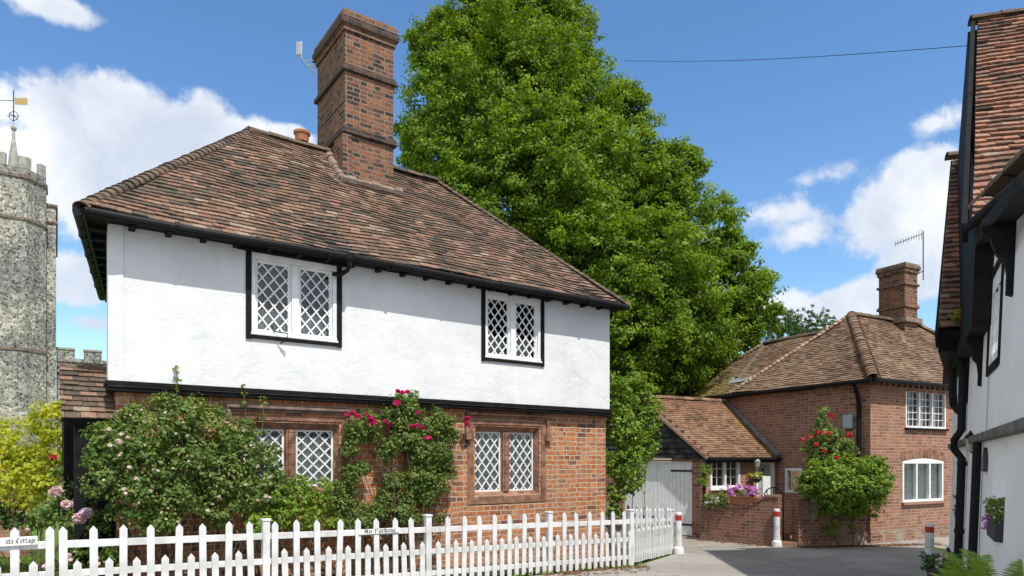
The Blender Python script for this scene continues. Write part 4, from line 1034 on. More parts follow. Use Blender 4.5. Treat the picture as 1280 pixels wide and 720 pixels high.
for k in range(13):
    t_ = math.pi*k/12; pts.append(WF.P(WL*.86-.22*math.cos(t_)-.0, -.42, -.86+.22*math.sin(t_)))
mb.tube([(pts[0][0],pts[0][1],-1.9)]+pts+[(pts[-1][0],pts[-1][1],-1.9)], .014, 6)
for k in (3,6,9): p = pts[k]; mb.tube([(p[0],p[1],-1.9), p], .009, 5)
tag(obj('iron_gate', mb, M['black_iron']), 'small black iron gate with an arched top behind the ramped wall end', 'gate')
tr = thing('flower_trough', 'terracotta trough of pink and mauve flowers standing on the brick garden wall', 'planter', WF.P(WL*.4,-.12,-1.06))
mb = MB(); a, b = WL*.40, WL*.74; P = WF.P; zb0 = -1.055
mb.hexa([P(a,.0,zb0), P(b,.0,zb0+.005), P(b,-.2,zb0+.005), P(a,-.2,zb0)], [P(a-.02,.03,zb0+.17), P(b+.02,.03,zb0+.17), P(b+.02,-.23,zb0+.17), P(a-.02,-.23,zb0+.17)])
WF.box(mb, a-.03, b+.03, -.24, .04, zb0+.171, zb0+.2); obj('trough', mb, M['terracotta'], tr, bevel=.01)
def wf_cl(u0, u1, v0, v1, z0, z1, n): return np.array([WF.P(rng.uniform(u0,u1), rng.uniform(v0,v1), rng.uniform(z0,z1)) for _ in range(n)])
leaf_mesh('foliage', wf_cl(a,b,-.22,.03,-.86,-.72,40), .07, 14, .05, M['leaf_fresh'], tr)
leaf_mesh('flowers', wf_cl(a-.05,b+.03,-.25,.08,-.84,-.60,60), .06, 16, .042, M['petal_magenta'], tr, aspect=.9)
t = thing('slatted_planter', 'pale slatted planter with leafy plants between the garage downpipe and flower trough', 'planter', gp(-.5,.4,gz(0,17)))
mb = MB()
for k in range(7): mb.box(4.78, 5.12, 16.86, 16.9, -1.5+k*.085, -1.5+k*.085+.075)
mb.box(4.79, 5.11, 16.9, 17.05, -1.95, -.92); obj('box', mb, M['white'], t)
c_, o_ = lobes_clusters([(at(881,590,16.8), (.16,.12,.22)), (at(878,602,16.8), (.15,.12,.15))], 60); leaf_mesh('foliage', c_, .06, 14, .05, M['leaf_fresh'], t)
c_, o_ = lobes_clusters([(at(895,622,16.5), (.28,.2,.24)), (at(908,630,16.4), (.2,.2,.12)), (at(885,628,16.5),(.15,.15,.2))], 60)
sh = thing('small_shrub', 'small bushy green plant behind the garden wall, left of the flower trough', 'shrub', at(895,650,16.5)); leaf_mesh('foliage', c_, .07, 16, .05, M['leaf_rose'], sh)
hb = thing('hanging_basket', 'round hanging basket of yellow-green plants below the lantern by the front door', 'basket', (lx[0],lx[1],-.5))
zz = GW.uz(938,596,.22)[1]; mb = MB(); mb.lathe([(.03,-.16),(.1,-.12),(.15,-.02),(.155,0)], (lx[0]-.02,lx[1],zz), 12); obj('basket', mb, M['planter'], hb)
c_, o_ = lobes_clusters([((lx[0]-.02,lx[1],zz+.02), (.2,.18,.09))], 120); leaf_mesh('foliage', c_, .05, 16, .04, M['leaf_yellow'], hb)

# ================================================================== WHITE RENDERED HOUSE on the right
class FrL(Fr):
    k = .0375
    def P(s, u, v, z): return Fr.P(s, u, v-s.k*z, z)
    def uz(s, px, py, v=0):
        z = 0
        for _ in range(8): u, z = Fr.uz(s, px, py, v-s.k*z)
        return u, z
CW = FrL((8.07,12.5), (-.498,-.867))
ch = thing('rendered_house', 'white rendered house with black timber gables and steep tiled roofs at the right edge', 'house', CW.P(4,-1,gz(0,9)))
rU0, rU1 = CW.uz(1240,610)[0], CW.uz(1257,610)[0]; rz1 = CW.uz(1248,554)[1]; rz0 = CW.uz(1248,676)[1]
wU0, wU1 = CW.uz(1241.5,400)[0], CW.uz(1257,400)[0]
wzt = (CW.uz(1241.5,346)[1]+CW.uz(1256,324)[1])/2; wzb = (CW.uz(1241.5,467)[1]+CW.uz(1256,454)[1])/2
mb = MB(); CW.wall(mb, 0, 14, -2.4, .21, [(rU0,rU1,rz0,min(rz1,.19))], .42)
CW.wall(mb, 0, 6.2, .21, 2.6, [], .25, .03); CW.wall(mb, 6.2, 14, .21, 1.72, [(wU0+.03,wU1-.03,wzb+.03,wzt-.03)], .25, .03); prism(mb, [CW.P(u,.03,z) for u, z in ((6.2,1.72),(9.4,1.72),(6.2,2.4))], Vector(CW.P(0,-.2,0))-Vector(CW.P(0,.03,0)))
CS = Fr((8.07+.867*5,12.5-.498*5), (-.867,.498)); CS.wall(mb, 0, 4.99, -2.4, 2.5, [], .2, -.003)
obj('wall', mb, M['plaster_c'], ch)
mb = MB(); CW.box(mb, -.05, 14, -.1, .085, .205, .295); obj('jetty_beam', mb, M['wood_grey'], ch, bevel=.015)
mb = MB(); CW.box(mb, -.02, 14, -.1, .035, -2.4, -1.60); obj('plinth', mb, M['black'], ch)
B1, T1 = Vector((4.84,7.2,2.53)), Vector((6.82,10.0,6.45)); rd = Vector((.96,-.28,0)).normalized()*5.5
F1 = Vector((2*T1.x-B1.x, 2*T1.y-B1.y, B1.z))
B2, T2 = Vector((5.60,9.0,1.74)), Vector((7.29,11.3,5.03)); F2 = Vector((2*T2.x-B2.x, 2*T2.y-B2.y, B2.z))
mb = MB()
tile_plane(mb, [B1, B1+rd, T1+rd, T1], .115, .165, lift=.035, th=.016, sag=.02, rag=.012); tile_plane(mb, [F1+rd, F1, T1, T1+rd], .12, .18)
tile_plane(mb, [B2, B2+rd*.6, T2+rd*.6, T2], .115, .165, lift=.035, th=.016, sag=.015, rag=.012); tile_plane(mb, [F2+rd*.6, F2, T2, T2+rd*.6], .12, .18)
cro = obj('roof', mb, M['tile_c'], ch)
mb = MB(); ridge_tiles(mb, T1-rd*.012, T1+rd, .10, .36, .008); obj('ridge_tiles', mb, M['hip'], cro); mb = MB(); ridge_tiles(mb, T2-rd*.01, T2+rd*.6, .10, .36, .008); obj('ridge_tiles', mb, M['hip'], cro); mb = MB()
ridge_tiles(mb, at(1233,256,6.85), at(1310,180,5.5), .15, .55, .012); obj('ridge_tiles', mb, M['hip'], cro)
mb = MB(); dz = Vector((0,0,-.04)); dd = Vector((0,0,-.16))
for B_, T_, F_, l_ in ((B1,T1,F1,rd), (B2,T2,F2,rd*.6)):
    i_ = rd*.008
    mb.hexa([B_+dd+i_, B_+l_+dd, T_+l_+dd, T_+dd+i_], [B_+dz+i_, B_+l_+dz, T_+l_+dz, T_+dz+i_]); mb.hexa([F_+l_+dd, F_+dd+i_, T_+dd+i_, T_+l_+dd], [F_+l_+dz, F_+dz+i_, T_+dz+i_, T_+l_+dz])
obj('soffit', mb, M['black'], cro)
mb = MB()
for B_, T_, F_ in ((B1,T1,F1), (B2,T2,F2)):
    o_ = Vector((-.05,.02,-.13)) if B_ is B1 else Vector((.04,.05,-.16)); mb.bar(B_+o_, T_+o_, .05, .24); mb.bar(F_+o_, T_+o_, .05, .24)
obj('bargeboard', mb, M['black'], ch)
mb = MB(); prism(mb, [CW.P(u,.20,z) for u, z in ((6.1,1.42),(6.1,2.45),(2.9,6.25),(-.35,2.45),(-.35,1.42))], Vector(CW.P(0,.02,0))-Vector(CW.P(0,.20,0)))
P = CW.P
mb.hexa([P(-.3,.12,1.5), P(3.7,.42,1.5), P(3.7,.0,1.5), P(-.3,.0,1.5)], [P(-.3,.12,1.8), P(3.7,.42,1.8), P(3.7,.0,1.8), P(-.3,.0,1.8)])
mb.hexa([P(6.1,.20,2.28), P(9.6,.20,1.70), P(9.6,-.25,1.70), P(6.1,-.25,2.28)], [P(6.1,.22,2.43), P(9.6,.22,1.78), P(9.6,-.25,1.78), P(6.1,-.25,2.43)])
obj('timber_gable', mb, M['black'], ch)
mb = MB(); mb.tube([at(1209,285,7.0), at(1225,270,6.7), at(1252,247,6.0), at(1300,205,5.0)], .045, 8); obj('gutter', mb, M['black_iron'], ch)
def bracket(u, z0, z1, w=.2):
    mb = MB(); pr_ = [(0,z1),(w,z1),(w,z1-.06),(w*.75,z1-.1),(w*.62,z1-.2),(w*.5,z1-.26),(w*.3,z1-.3),(w*.2,z1-.42),(w*.2,z0+.02),(0,z0)]
    a = [CW.P(u-.05,v+.03,z) for v, z in pr_]; d_ = Vector(CW.P(u+.05,0,0))-Vector(CW.P(u-.05,0,0)); prism(mb, a, d_); obj('bracket', mb, M['black'], ch)
ub_ = CW.uz(1273,330)[0]; bracket(ub_, CW.uz(1273,367)[1], CW.uz(1273,280)[1]-.02, .24)
bracket(5.3, .85, 1.42, .18)
# upper window
mb = MB(); e_ = .075
CW.box(mb, wU0-.02, wU0+e_, -.05, .045, wzb, wzt); CW.box(mb, wU1-e_, wU1+.02, -.05, .045, wzb, wzt); CW.box(mb, wU0+e_, wU1-e_, -.05, .045, wzt-e_, wzt+.01); CW.box(mb, wU0+e_, wU1-e_, -.05, .05, wzb-.01, wzb+e_)
w_ = obj('window', mb, M['black'], ch)
mb = MB(); g = MB(); a, b = wU0+e_, wU1-e_; n_ = 3
for k in range(n_+1): x = a+(b-a)*k/n_; CW.box(mb, max(a,x-.02), min(b,x+.02), -.02, .03, wzb+e_, wzt-e_)
for k in range(1,6): z = wzb+(wzt-wzb)*k/6; CW.box(mb, a, b, -.018, .02, z-.008, z+.008)
g.face([CW.P(a,.0,wzb), CW.P(b,.0,wzb), CW.P(b,.0,wzt), CW.P(a,.0,wzt)]); obj('frame', mb, M['white'], w_); obj('pane', g, M['glass'], w_)
mb = MB(); g = MB(); CW.box(mb, rU0, rU0+.06, -.40, -.33, rz0, .18); CW.box(mb, rU1-.06, rU1, -.40, -.33, rz0, .18); CW.box(mb, rU0+.06, rU1-.06, -.40, -.33, rz0, rz0+.06); CW.box(mb, rU0+.06, rU1-.06, -.40, -.33, .12, .18)
w_ = obj('window', mb, M['white'], ch); g.face([CW.P(rU0,-.36,rz0), CW.P(rU1,-.36,rz0), CW.P(rU1,-.36,.18), CW.P(rU0,-.36,.18)]); obj('pane', g, M['glass'], w_)
# pipes
mb = MB(); u1_ = CW.uz(1213,500)[0]; P = CW.P
mb.tube([P(u1_,.14,1.45), P(u1_,.10,1.2), P(u1_,.09,.42), P(u1_,.17,.28), P(u1_,.17,.16), P(u1_,.07,.02), P(u1_,.06,-1.9)], .052, 10)
for z in (.9,-.05,-1.0): mb.tube([P(u1_,.085 if z > .3 else .06,z-.03), P(u1_,.085 if z > .3 else .06,z+.03)], .066, 10)
obj('downpipe', mb, M['black_iron'], ch)
mb = MB(); u2_ = CW.uz(1226,640)[0]; mb.tube([P(u2_,.06,.2), P(u2_,.06,-1.9)], .045, 10); obj('downpipe', mb, M['black_iron'], ch)
mb = MB(); mb.tube([at(1191,428,10.6), at(1191,490,10.6), at(1192,506,10.6), at(1198,514,10.8), at(1204,514,11.2)], .055, 8); obj('downpipe', mb, M['black_iron'], ch)
mb = MB(); u3 = CW.uz(1192,480)[0]
for uu in (2.9, 3.2): CW.box(mb, uu, uu+.22, .0, .05, .8, 1.5)
obj('timber_post', mb, M['black'], ch)
# lantern, plaque, planters
lp = Vector(at(1213,553,8.6)); t = thing('wall_lantern', 'black lantern with pale glass fixed under the timber beam of the white rendered house', 'lantern', lp)
mb = MB(); mb.lathe([(.03,-.11),(.05,-.09),(.062,.05)], lp, 6); obj('lamp', mb, M['lamp_glass'], t)
mb = MB(); mb.lathe([(.075,.05),(.07,.07),(.02,.12),(.01,.15)], lp, 6); obj('cap', mb, M['black_iron'], t); mb = MB(); mb.tube([lp+Vector((0,0,-.12)), lp+Vector((.1,-.02,-.16)), lp+Vector((.22,-.06,-.16))], .012, 5); obj('bracket', mb, M['black_iron'], t)
up_ = CW.uz(1233.5,580)[0]; zp = CW.uz(1233.5,579)[1]; t = thing('wall_plaque', 'small dark pointed ornament hung on the white rendered wall beside the window recess', 'ornament', CW.P(up_,.03,zp))
mb = MB(); pr_ = [(-.14,-.09),(.14,-.09),(.14,.05),(.06,.12),(0,.17),(-.06,.12),(-.14,.05)]; prism(mb, [CW.P(up_+a,.003,zp+b) for a, b in pr_], Vector(CW.P(0,.035,0))-Vector(CW.P(0,.003,0))); obj('plate', mb, M['planter'], t)
mb = MB(); pr_ = [(-.09,-.06),(.09,-.06),(.09,.03),(0,.1),(-.09,.03)]; prism(mb, [CW.P(up_+a,.036,zp+b) for a, b in pr_], Vector(CW.P(0,.04,0))-Vector(CW.P(0,.036,0))); obj('relief', mb, M['wood_grey'], t)
pc = Vector(CW.P((rU0+rU1)/2-.1, .06, rz0+.02)); t = thing('window_box', 'dark window box of ferny greenery on a recessed sill of the white rendered house', 'planter', pc)
mb = MB(); CW.box(mb, rU0+.25, rU1-.15, -.18, .05, rz0+.005, rz0+.17); obj('trough', mb, M['planter'], t, bevel=.01)
cc = np.array([CW.P(rng.uniform(rU0+.2,rU1-.2), rng.uniform(-.18,.05), rz0+rng.uniform(.18,.38)) for _ in range(60)]); leaf_mesh('foliage', cc, .06, 14, .04, M['leaf_rose'], t)
cc = np.array([CW.P(rng.uniform(rU0+.15,rU0+.4), rng.uniform(.02,.09), rz0+rng.uniform(.08,.2)) for _ in range(10)]); leaf_mesh('flowers', cc, .035, 12, .03, M['petal_magenta'], t, aspect=.9)
pc = Vector(at(1204,640,10.4)); t = thing('wall_basket', 'small dark flower holder with red flowers on the far end of the white rendered house', 'planter', pc)
mb = MB(); mb.lathe([(.05,-.19),(.10,-.12),(.12,.0)], pc, 10); obj('basket', mb, M['planter'], t)
cc = np.array([pc+Vector((rng.uniform(-.13,.1), rng.uniform(-.1,.1), rng.uniform(.02,.3))) for _ in range(26)]); leaf_mesh('foliage', cc, .05, 12, .04, M['leaf_dark'], t)
cc = np.array([pc+Vector((rng.uniform(-.15,.0), rng.uniform(-.1,.0), rng.uniform(.05,.26))) for _ in range(9)]); leaf_mesh('flowers', cc, .03, 12, .03, M['petal_red'], t, aspect=.9)
pc = Vector(at(1197,394,8.9)); t = thing('stonecrop_tuft', 'yellow-green tuft of stonecrop growing on the black eaves of the white rendered house', 'plant', pc)
c_, o_ = lobes_clusters([(pc, (.11,.12,.09)), (pc+Vector((.09,.05,-.02)), (.08,.1,.06))], 150); leaf_mesh('foliage', c_, .035, 14, .03, M['leaf_moss'], t)
Y_ = 8.6; x_ = (1177-CX)/F*Y_; z_ = gz(0, Y_); t = thing('flower_pot', 'dark pot of small white flowers standing on the lane at the right', 'flower pot', (x_,Y_,z_))
mb = MB(); mb.lathe([(.12,0),(.17,.26),(.185,.27),(.185,.31),(.15,.3)], (x_,Y_,z_), 16); obj('pot', mb, M['planter'], t)
c_, o_ = lobes_clusters([((x_,Y_,z_+.36), (.24,.22,.13))], 90); leaf_mesh('foliage', c_, .06, 16, .045, M['leaf_dark'], t)
fm = flower_mesh('blossom', .022, 8, M['petal_white']); blossoms(fm, [(x_+rng.uniform(-.2,.2), Y_-.2+rng.uniform(-.05,.12), z_+.42+rng.uniform(-.1,.1)) for _ in range(16)], t)
# ferns
def fern(base, n, L, label):
    t = thing('fern', label, 'fern', base); mb = MB(); b = Vector(base); V = []
    mbL = MB()
    for k in range(n):
        az = rng.random()*6.28; ln = L*rng.uniform(.75,1.1); lean = rng.uniform(.03,.22); pts = []
        for i in range(13):
            s = i/12; r = ln*(lean*s+.20*s*s); z = ln*(s-.38*s*s*s); pts.append(b+Vector((r*math.cos(az), r*math.sin(az), z)))
        mb.tube(pts, [.005*(1-.7*i/12) for i in range(13)], 4)
        sd = Vector((-math.sin(az), math.cos(az), 0)); c = rng.random()
        for i in range(34):
            s = .12+.88*i/34; f = s*12; i0 = min(11, int(f)); p = pts[i0].lerp(pts[i0+1], f-i0); tg = (pts[i0+1]-pts[i0]).normalized()
            w = .085*math.sin(math.pi*min(1,s*.92+.08))**.8*L/.9
            for sg_n in (-1,1):
                d = (sd*sg_n+tg*.45+Vector((0,0,-.25))).normalized()*w; mbL.face([p-tg*.006, p+d*.5-tg*.006, p+d, p+d*.5+tg*.008, p+tg*.006], min(1, max(0, c*.6+rng.random()*.4)))
    obj('stem', mb, M['leaf_fern'], t); obj('frond', mbL, M['leaf_fern'], t)
fern((3.50,4.85,gz(0,4.8)-.02), 24, 1.32, 'tall bright green fern at the bottom right corner under the white wall')
fern((3.55,5.25,gz(0,5.2)-.02), 16, 1.15, 'smaller bright green fern left of the tall fern at the bottom right')

# ================================================================== CHURCH
YC = 45.; cx = (17-CX)/F*YC; cy = YC; r_ = 1.93
church = thing('stone_church', 'grey flint church with battlemented tower and lower battlemented nave beyond the cottage', 'church', (cx-2,YC+6,-2))
zc = lambda y: (HY-y)/F*YC
zo = lambda y: (HY-y)/F*43.4
def oct_(r, z0, z1, mb, a0=R(22.5)+R(33.7)):
    b = [(cx+r*math.cos(a0+k*math.pi/4), cy+r*math.sin(a0+k*math.pi/4)) for k in range(8)]
    lo = [(x,y,z0) for x, y in b]; hi = [(x,y,z1) for x, y in b]
    mb.face(hi); mb.face(lo[::-1])
    for k in range(8): mb.face([lo[k], lo[(k+1)%8], hi[(k+1)%8], hi[k]])
mb = MB(); oct_(r_, -3, zo(217), mb); oct_(r_-.03, zo(217), zo(206), mb)
tur = obj('stair_turret', mb, M['flint'], church)
for k in range(8):
    a0 = R(22.5)+R(33.7)+k*math.pi/4; rr = r_-.02; i_ = Vector((cx,cy,0))
    v0, v1, vp = [Vector((cx+rr*math.cos(a0+d), cy+rr*math.sin(a0+d), 0)) for d in (0, math.pi/4, -math.pi/4)]
    mb = MB(); z0, z1 = Vector((0,0,zo(206.2))), Vector((0,0,zo(191)))       # a merlon wraps each angle of the octagon
    for (a, b) in ((v0.lerp(vp,.26), v0), (v0, v0.lerp(v1,.26))):
        c, d = b.lerp(i_,.16), a.lerp(i_,.16); mb.hexa([a+z0,b+z0,c+z0,d+z0], [a+z1,b+z1,c+z1,d+z1])
    obj('merlon', mb, M['ashlar'], tur)
for e_, p, q in ((.09,219,215.5),(.08,272,269),(.06,437,433.5)):
    mb = MB(); oct_(r_+e_, zo(p), zo(q), mb); obj('string_course', mb, M['stone_grey'], tur)
TF = Fr(at(70,575,YC+1.2)[:2], (.832,.555))
mb = MB(); TF.box(mb, -9, 0, -9, 0, -3, zc(251)); tw = obj('tower', mb, M['flint'], church)
for p, q in ((251,248),(272,269.5)):
    mb = MB(); TF.box(mb, -9.1, .1, -9.1, .1, zc(p)+.002, zc(q)); obj('string_course', mb, M['stone_grey'], tw)
nh = 7.43
mb = MB(); TF.box(mb, .02, 26, -12, -1.5, -3, nh-.55); nv = obj('nave', mb, M['flint'], church)
mb = MB(); TF.box(mb, .02, 26, -1.9, -1.42, nh-.548, nh-.3); obj('parapet', mb, M['flint'], nv)
mb = MB(); TF.box(mb, .02, 26, -1.5, -1.36, nh-1.3, nh-1.15); obj('string_course', mb, M['ashlar'], nv)
for k in range(12):
    mb = MB(); u = .02+k*1.62; TF.box(mb, u, u+1.08, -1.88, -1.44, nh-.298, nh+.28); mr_ = obj('merlon', mb, M['flint'], nv)
    mb = MB(); TF.box(mb, u-.03, u+1.11, -1.93, -1.39, nh+.282, nh+.42); obj('merlon_coping', mb, M['ashlar'], nv)
mb = MB(); mb.lathe([(.32,zc(212)),(.26,zc(195)),(.10,zc(175)),(.085,zc(164)),(.17,zc(161.5)),(.17,zc(159)),(.06,zc(156)),(.03,zc(152))], (cx,cy,0), 8); obj('spirelet', mb, M['ashlar'], church)
t = thing('weather_vane', 'gilded flag weather vane on a wrought iron rod above the church turret', 'weather vane', (cx,cy,zc(156)))
mb = MB(); mb.tube([(cx,cy,zc(157)), (cx,cy,zc(113))], .03, 6)
for s in (-1,1):
    mb.tube([(cx+s*.3*math.cos(k*.5236-1.57), cy, zc(145)+.3*math.sin(k*.5236-1.57)) for k in range(7)], .022, 5)
mb.tube([(cx-.42,cy,zc(145)),(cx+.42,cy,zc(145))], .022, 5); mb.tube([(cx,cy-.4,zc(145)),(cx,cy+.4,zc(145))], .022, 5)
mb.tube([(cx-1.0,cy-.1,zc(126)), (cx,cy,zc(126))], .022, 5); mb.lathe([(.0,-.09),(.07,-.03),(.0,.09)], (cx-1.0,cy-.1,zc(126)), 6); obj('rod', mb, M['black_iron'], t)
mb = MB(); mb.hexa([(cx+.08,cy-.012,zc(130.5)),(cx+.85,cy+.06,zc(130.5)),(cx+.85,cy+.085,zc(130.5)),(cx+.08,cy+.012,zc(130.5))], [(cx+.08,cy-.012,zc(122)),(cx+.85,cy+.06,zc(122.5)),(cx+.85,cy+.085,zc(122.5)),(cx+.08,cy+.012,zc(122))]); obj('flag', mb, M['gold'], t)
t = thing('churchyard_wall', 'old pinkish brick wall behind the golden shrub at the left', 'wall', (-9.6,12.6,gz(0,12.6)))
mb = MB(); mb.box(-16, -9.0, 12.5, 12.75, -2, -.12); obj('wall', mb, M['brick_b'], t)

# ================================================================== TREES AND PLANTS
def lob(px, py, rp, Y, sy=1., sz=1.): r = rp/F*Y; return (at(px,py,Y), (r, r*sy, r*sz))
lt = [(648,15,72,23),(585,50,58,22.5),(685,62,64,23),(552,118,54,22),(640,120,92,21.5),(722,128,62,22.5),(540,185,44,22),(590,180,80,21.3),(770,185,54,23),(822,236,56,23),
 (745,240,84,21.8),(680,225,95,21),(872,286,50,22.5),(815,330,74,21.2),(730,330,90,20.8),(902,362,52,22),(850,405,70,21),(785,420,80,20.8),(946,380,36,22.3),(625,260,90,21.2),(545,60,34,22.3),(908,318,30,22.3),(790,125,18,22.6),(855,205,24,22.6),
 (870,450,50,22),(805,470,62,21.5),(730,430,80,22),(675,-45,56,23),(600,-45,46,23),(922,415,30,22.2),(650,-95,60,23.5),(680,150,85,25),(765,300,105,25),(640,60,80,25.5),(840,385,85,25)]
tree = thing('lime_tree', 'huge leafy green tree rising behind the tiled roofs in the middle', 'tree', ((705-CX)/F*23,23,-2))
tb = Vector(((715-CX)/F*23.4, 23.4, -2.2)); mb = MB(); mb.tube([tb, tb+Vector((0,0,2)), tb+Vector((.1,0,6)), tb+Vector((-.2,.1,11)), tb+Vector((-.8,0,16))], [.62,.5,.4,.24,.08], 10)
for L in lt:
    c = Vector(at(L[0],L[1],L[3])); s_ = tb+Vector((0,0,max(1.5,min(14,(c.z+2)*.62)))); limb(mb, s_, c, .16, .03, .08)
obj('trunk', mb, M['bark'], tree)
sub = []
for L in lt:
    c, r = lob(*L); c = np.array(c); n_ = int(16+r[0]*16)
    d = nrg.normal(size=(n_,3)); d /= np.linalg.norm(d, axis=1, keepdims=True)
    for v in d:
        if v[1] > .75: continue
        q = r[0]*nrg.uniform(.12,.30); sub.append((c+v*r[0]*nrg.uniform(.62,1.04), (q, q, q*.8)))
C_, O_ = lobes_clusters(sub, 4.6, .3, .25)
c2, o2 = lobes_clusters([lob(*L) for L in lt], 4.6, .5, .2)
C_ = np.vstack([C_, c2]); O_ = np.vstack([O_, o2])
keep = C_[:,2] > -.2
leaf_mesh('crown', C_[keep], .27, 34, .108, M['leaf_tree'], tree, up=.5, flat=.6, out=O_[keep], aspect=.62, droop=.4)
# dark tree behind the garage
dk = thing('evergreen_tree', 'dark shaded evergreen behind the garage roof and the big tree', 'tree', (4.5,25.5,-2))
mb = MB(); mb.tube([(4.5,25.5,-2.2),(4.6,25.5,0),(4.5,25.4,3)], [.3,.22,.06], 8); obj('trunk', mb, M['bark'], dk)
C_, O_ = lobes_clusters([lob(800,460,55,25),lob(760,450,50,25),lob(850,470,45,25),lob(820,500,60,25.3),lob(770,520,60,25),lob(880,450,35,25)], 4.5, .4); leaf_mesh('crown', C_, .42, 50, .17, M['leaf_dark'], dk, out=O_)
# feathery conifer
for j, (px, py, lab) in enumerate(((978,402,'taller dark feathery conifer behind the brick house roof beside the big tree'), (1003,402,'smaller dark feathery conifer behind the brick house roof, right of its taller neighbour'))):
    Y = 29; tp = Vector(at(px,py-8,Y)); t = thing('conifer_tree', lab, 'tree', (tp.x,Y,-2), 'conifers behind the brick house')
    mb = MB(); mb.tube([(tp.x,Y,-2.2),(tp.x,Y,tp.z-.5)], [.22,.04], 7); obj('trunk', mb, M['bark'], t); cs = []
    for k in range(46):
        az = rng.random()*6.28; z0 = tp.z-rng.random()**.7*2.6-.3; ln = .7+(tp.z-z0)*.55
        for i in range(10):
            s = i/9; cs.append((tp.x+math.cos(az)*ln*s*.8, Y+math.sin(az)*ln*s*.8, z0+ln*(.15*s+.75*s*s)))
    leaf_mesh('crown', np.array(cs), .10, 18, .16, M['leaf_yew'], t, aspect=.22, up=.0)

def plant(name, cat, label, lobes, mat, size, dens, per=16, rad=.09, inner=.35, stems=None, aspect=.62, group=None, nstem=6, loc=None):
    c0 = np.mean([l[0] for l in lobes], axis=0); zb = gz(c0[0], c0[1]); t = thing(name, label, cat, (c0[0], c0[1], zb), group)
    mb = MB()
    for l in (lobes if stems is None else lobes[:stems]):
        c = Vector(l[0]); limb(mb, (c0[0]+(c.x-c0[0])*.45+rng.uniform(-.1,.1), c0[1]+(c.y-c0[1])*.4, zb-.05), c, .010, .003, .12)
    obj('stem', mb, M['bark'], t)
    C_, O_ = lobes_clusters(lobes, dens, inner); leaf_mesh('foliage', C_, rad, per, size, mat, t, out=O_, aspect=aspect); return t, C_, O_
def hl(px, py, rp, d, sy=.8):            # a lobe in front of the cottage wall, d metres along the wall's normal
    fr = Fr((-HN[0]*d, -HN[1]*d), HE); u, z = fr.uz(px, py); p = fr.P(u,0,z); r = rp/F*p[1]; return (p, (r, min(r, .34)*sy, r))
def shoot(mb, cs, px, pys, d):
    fr = Fr((-HN[0]*d, -HN[1]*d), HE); pts = []
    for i, y in enumerate(pys):
        u, z = fr.uz(px+rng.uniform(-3,3), y); pts.append(fr.P(u, rng.uniform(-.02,.02), z)); cs.append(pts[-1])
    mb.tube(pts, .006, 5)
t, C_, O_ = plant('rose_bush', 'rose bush', 'big sprawling rose bush with small pale blooms against the brick cottage wall',
 [hl(*a) for a in ((145,555,30,9.15),(180,540,34,9.2),(222,525,30,9.3),(262,545,34,9.3),(300,565,32,9.35),(325,590,22,9.3),(175,585,34,9.1),(225,575,36,9.2),(270,595,36,9.2),(130,600,24,9.1),(165,625,30,9.0),(215,625,30,9.05),(270,632,26,9.1),(315,620,24,9.1),(122,570,18,9.1),(200,655,18,8.9),(245,510,15,9.4),(300,535,16,9.4),(116,542,11,9.1),(163,517,12,9.25),(338,566,11,9.3),(346,596,12,9.3),(196,506,9,9.3),(276,516,10,9.4),(352,620,12,9.2),(205,498,7,9.35))],
 M['leaf_rose'], .055, 105, 13, .09, .5)
fm = flower_mesh('blossom', .035, 12, M['petal_white'])
idx = nrg.choice(len(C_), 340, replace=False); pts = [Vector(C_[i])+Vector((HN[0],HN[1],.2))*.1 for i in idx if O_[i] @ np.array([HN[0],HN[1],.2]) > .35][:62]; blossoms(fm, pts, t, s=(.4,.9))
cs = []
for a in ((222,(515,500,485,474,462),9.5), (306,(545,525,505,492,482),9.55), (330,(540,520,505,498),9.5)): mb = MB(); shoot(mb, cs, *a); obj('shoot', mb, M['leaf_rose'], t)
leaf_mesh('foliage', np.array(cs), .06, 12, .05, M['leaf_rose'], t)
t, C_, O_ = plant('climbing_rose', 'climbing rose', 'climbing rose with crimson blooms trained up the brick between the two lower windows',
 [hl(*a) for a in ((444,540,16,9.5),(458,530,17,9.5),(468,545,10,9.5),(437,560,11,9.5),(438,592,12,9.5),(452,585,9,9.5),(430,610,14,9.45),(424,632,15,9.4),(446,640,14,9.4),(490,522,14,9.5),(512,515,17,9.5),(505,545,20,9.45),(530,535,18,9.5),(552,530,16,9.5),(563,545,11,9.5),(525,565,20,9.45),(548,570,18,9.45),(560,592,11,9.45),(470,640,13,9.3),(500,642,15,9.3),(532,622,13,9.4),(548,608,12,9.4),(455,655,12,9.2),(425,656,12,9.2),(484,560,12,9.45),(520,600,16,9.4),(535,595,14,9.45),(490,602,15,9.45),(478,622,10,9.4),(505,625,12,9.4),(515,648,12,9.35),(500,500,9,9.5),(516,497,8,9.5),(548,515,8,9.5),(552,650,6,9.3),(480,570,9,9.5))],
 M['leaf_rose'], .05, 190, 11, .08, .4)
fm = flower_mesh('blossom', .055, 16, M['petal_pink'])
HP = lambda px, py, d: (lambda fr: fr.P(*(lambda uz: (uz[0],0,uz[1]))(fr.uz(px,py))))(Fr((-HN[0]*d,-HN[1]*d), HE))
blossoms(fm, [HP(*a, 9.28) for a in ((434,519),(441,516),(447,521),(458,518),(463,523),(467,528),(497,489),(503,491),(509,490),(486,531),(481,527),(514,533),(521,532),(527,535),(522,516),(535,548),(496,504))]+[HP(584,524,9.5),HP(585,532,9.5),HP(583,528,9.5)], t, s=(.7,1.25))
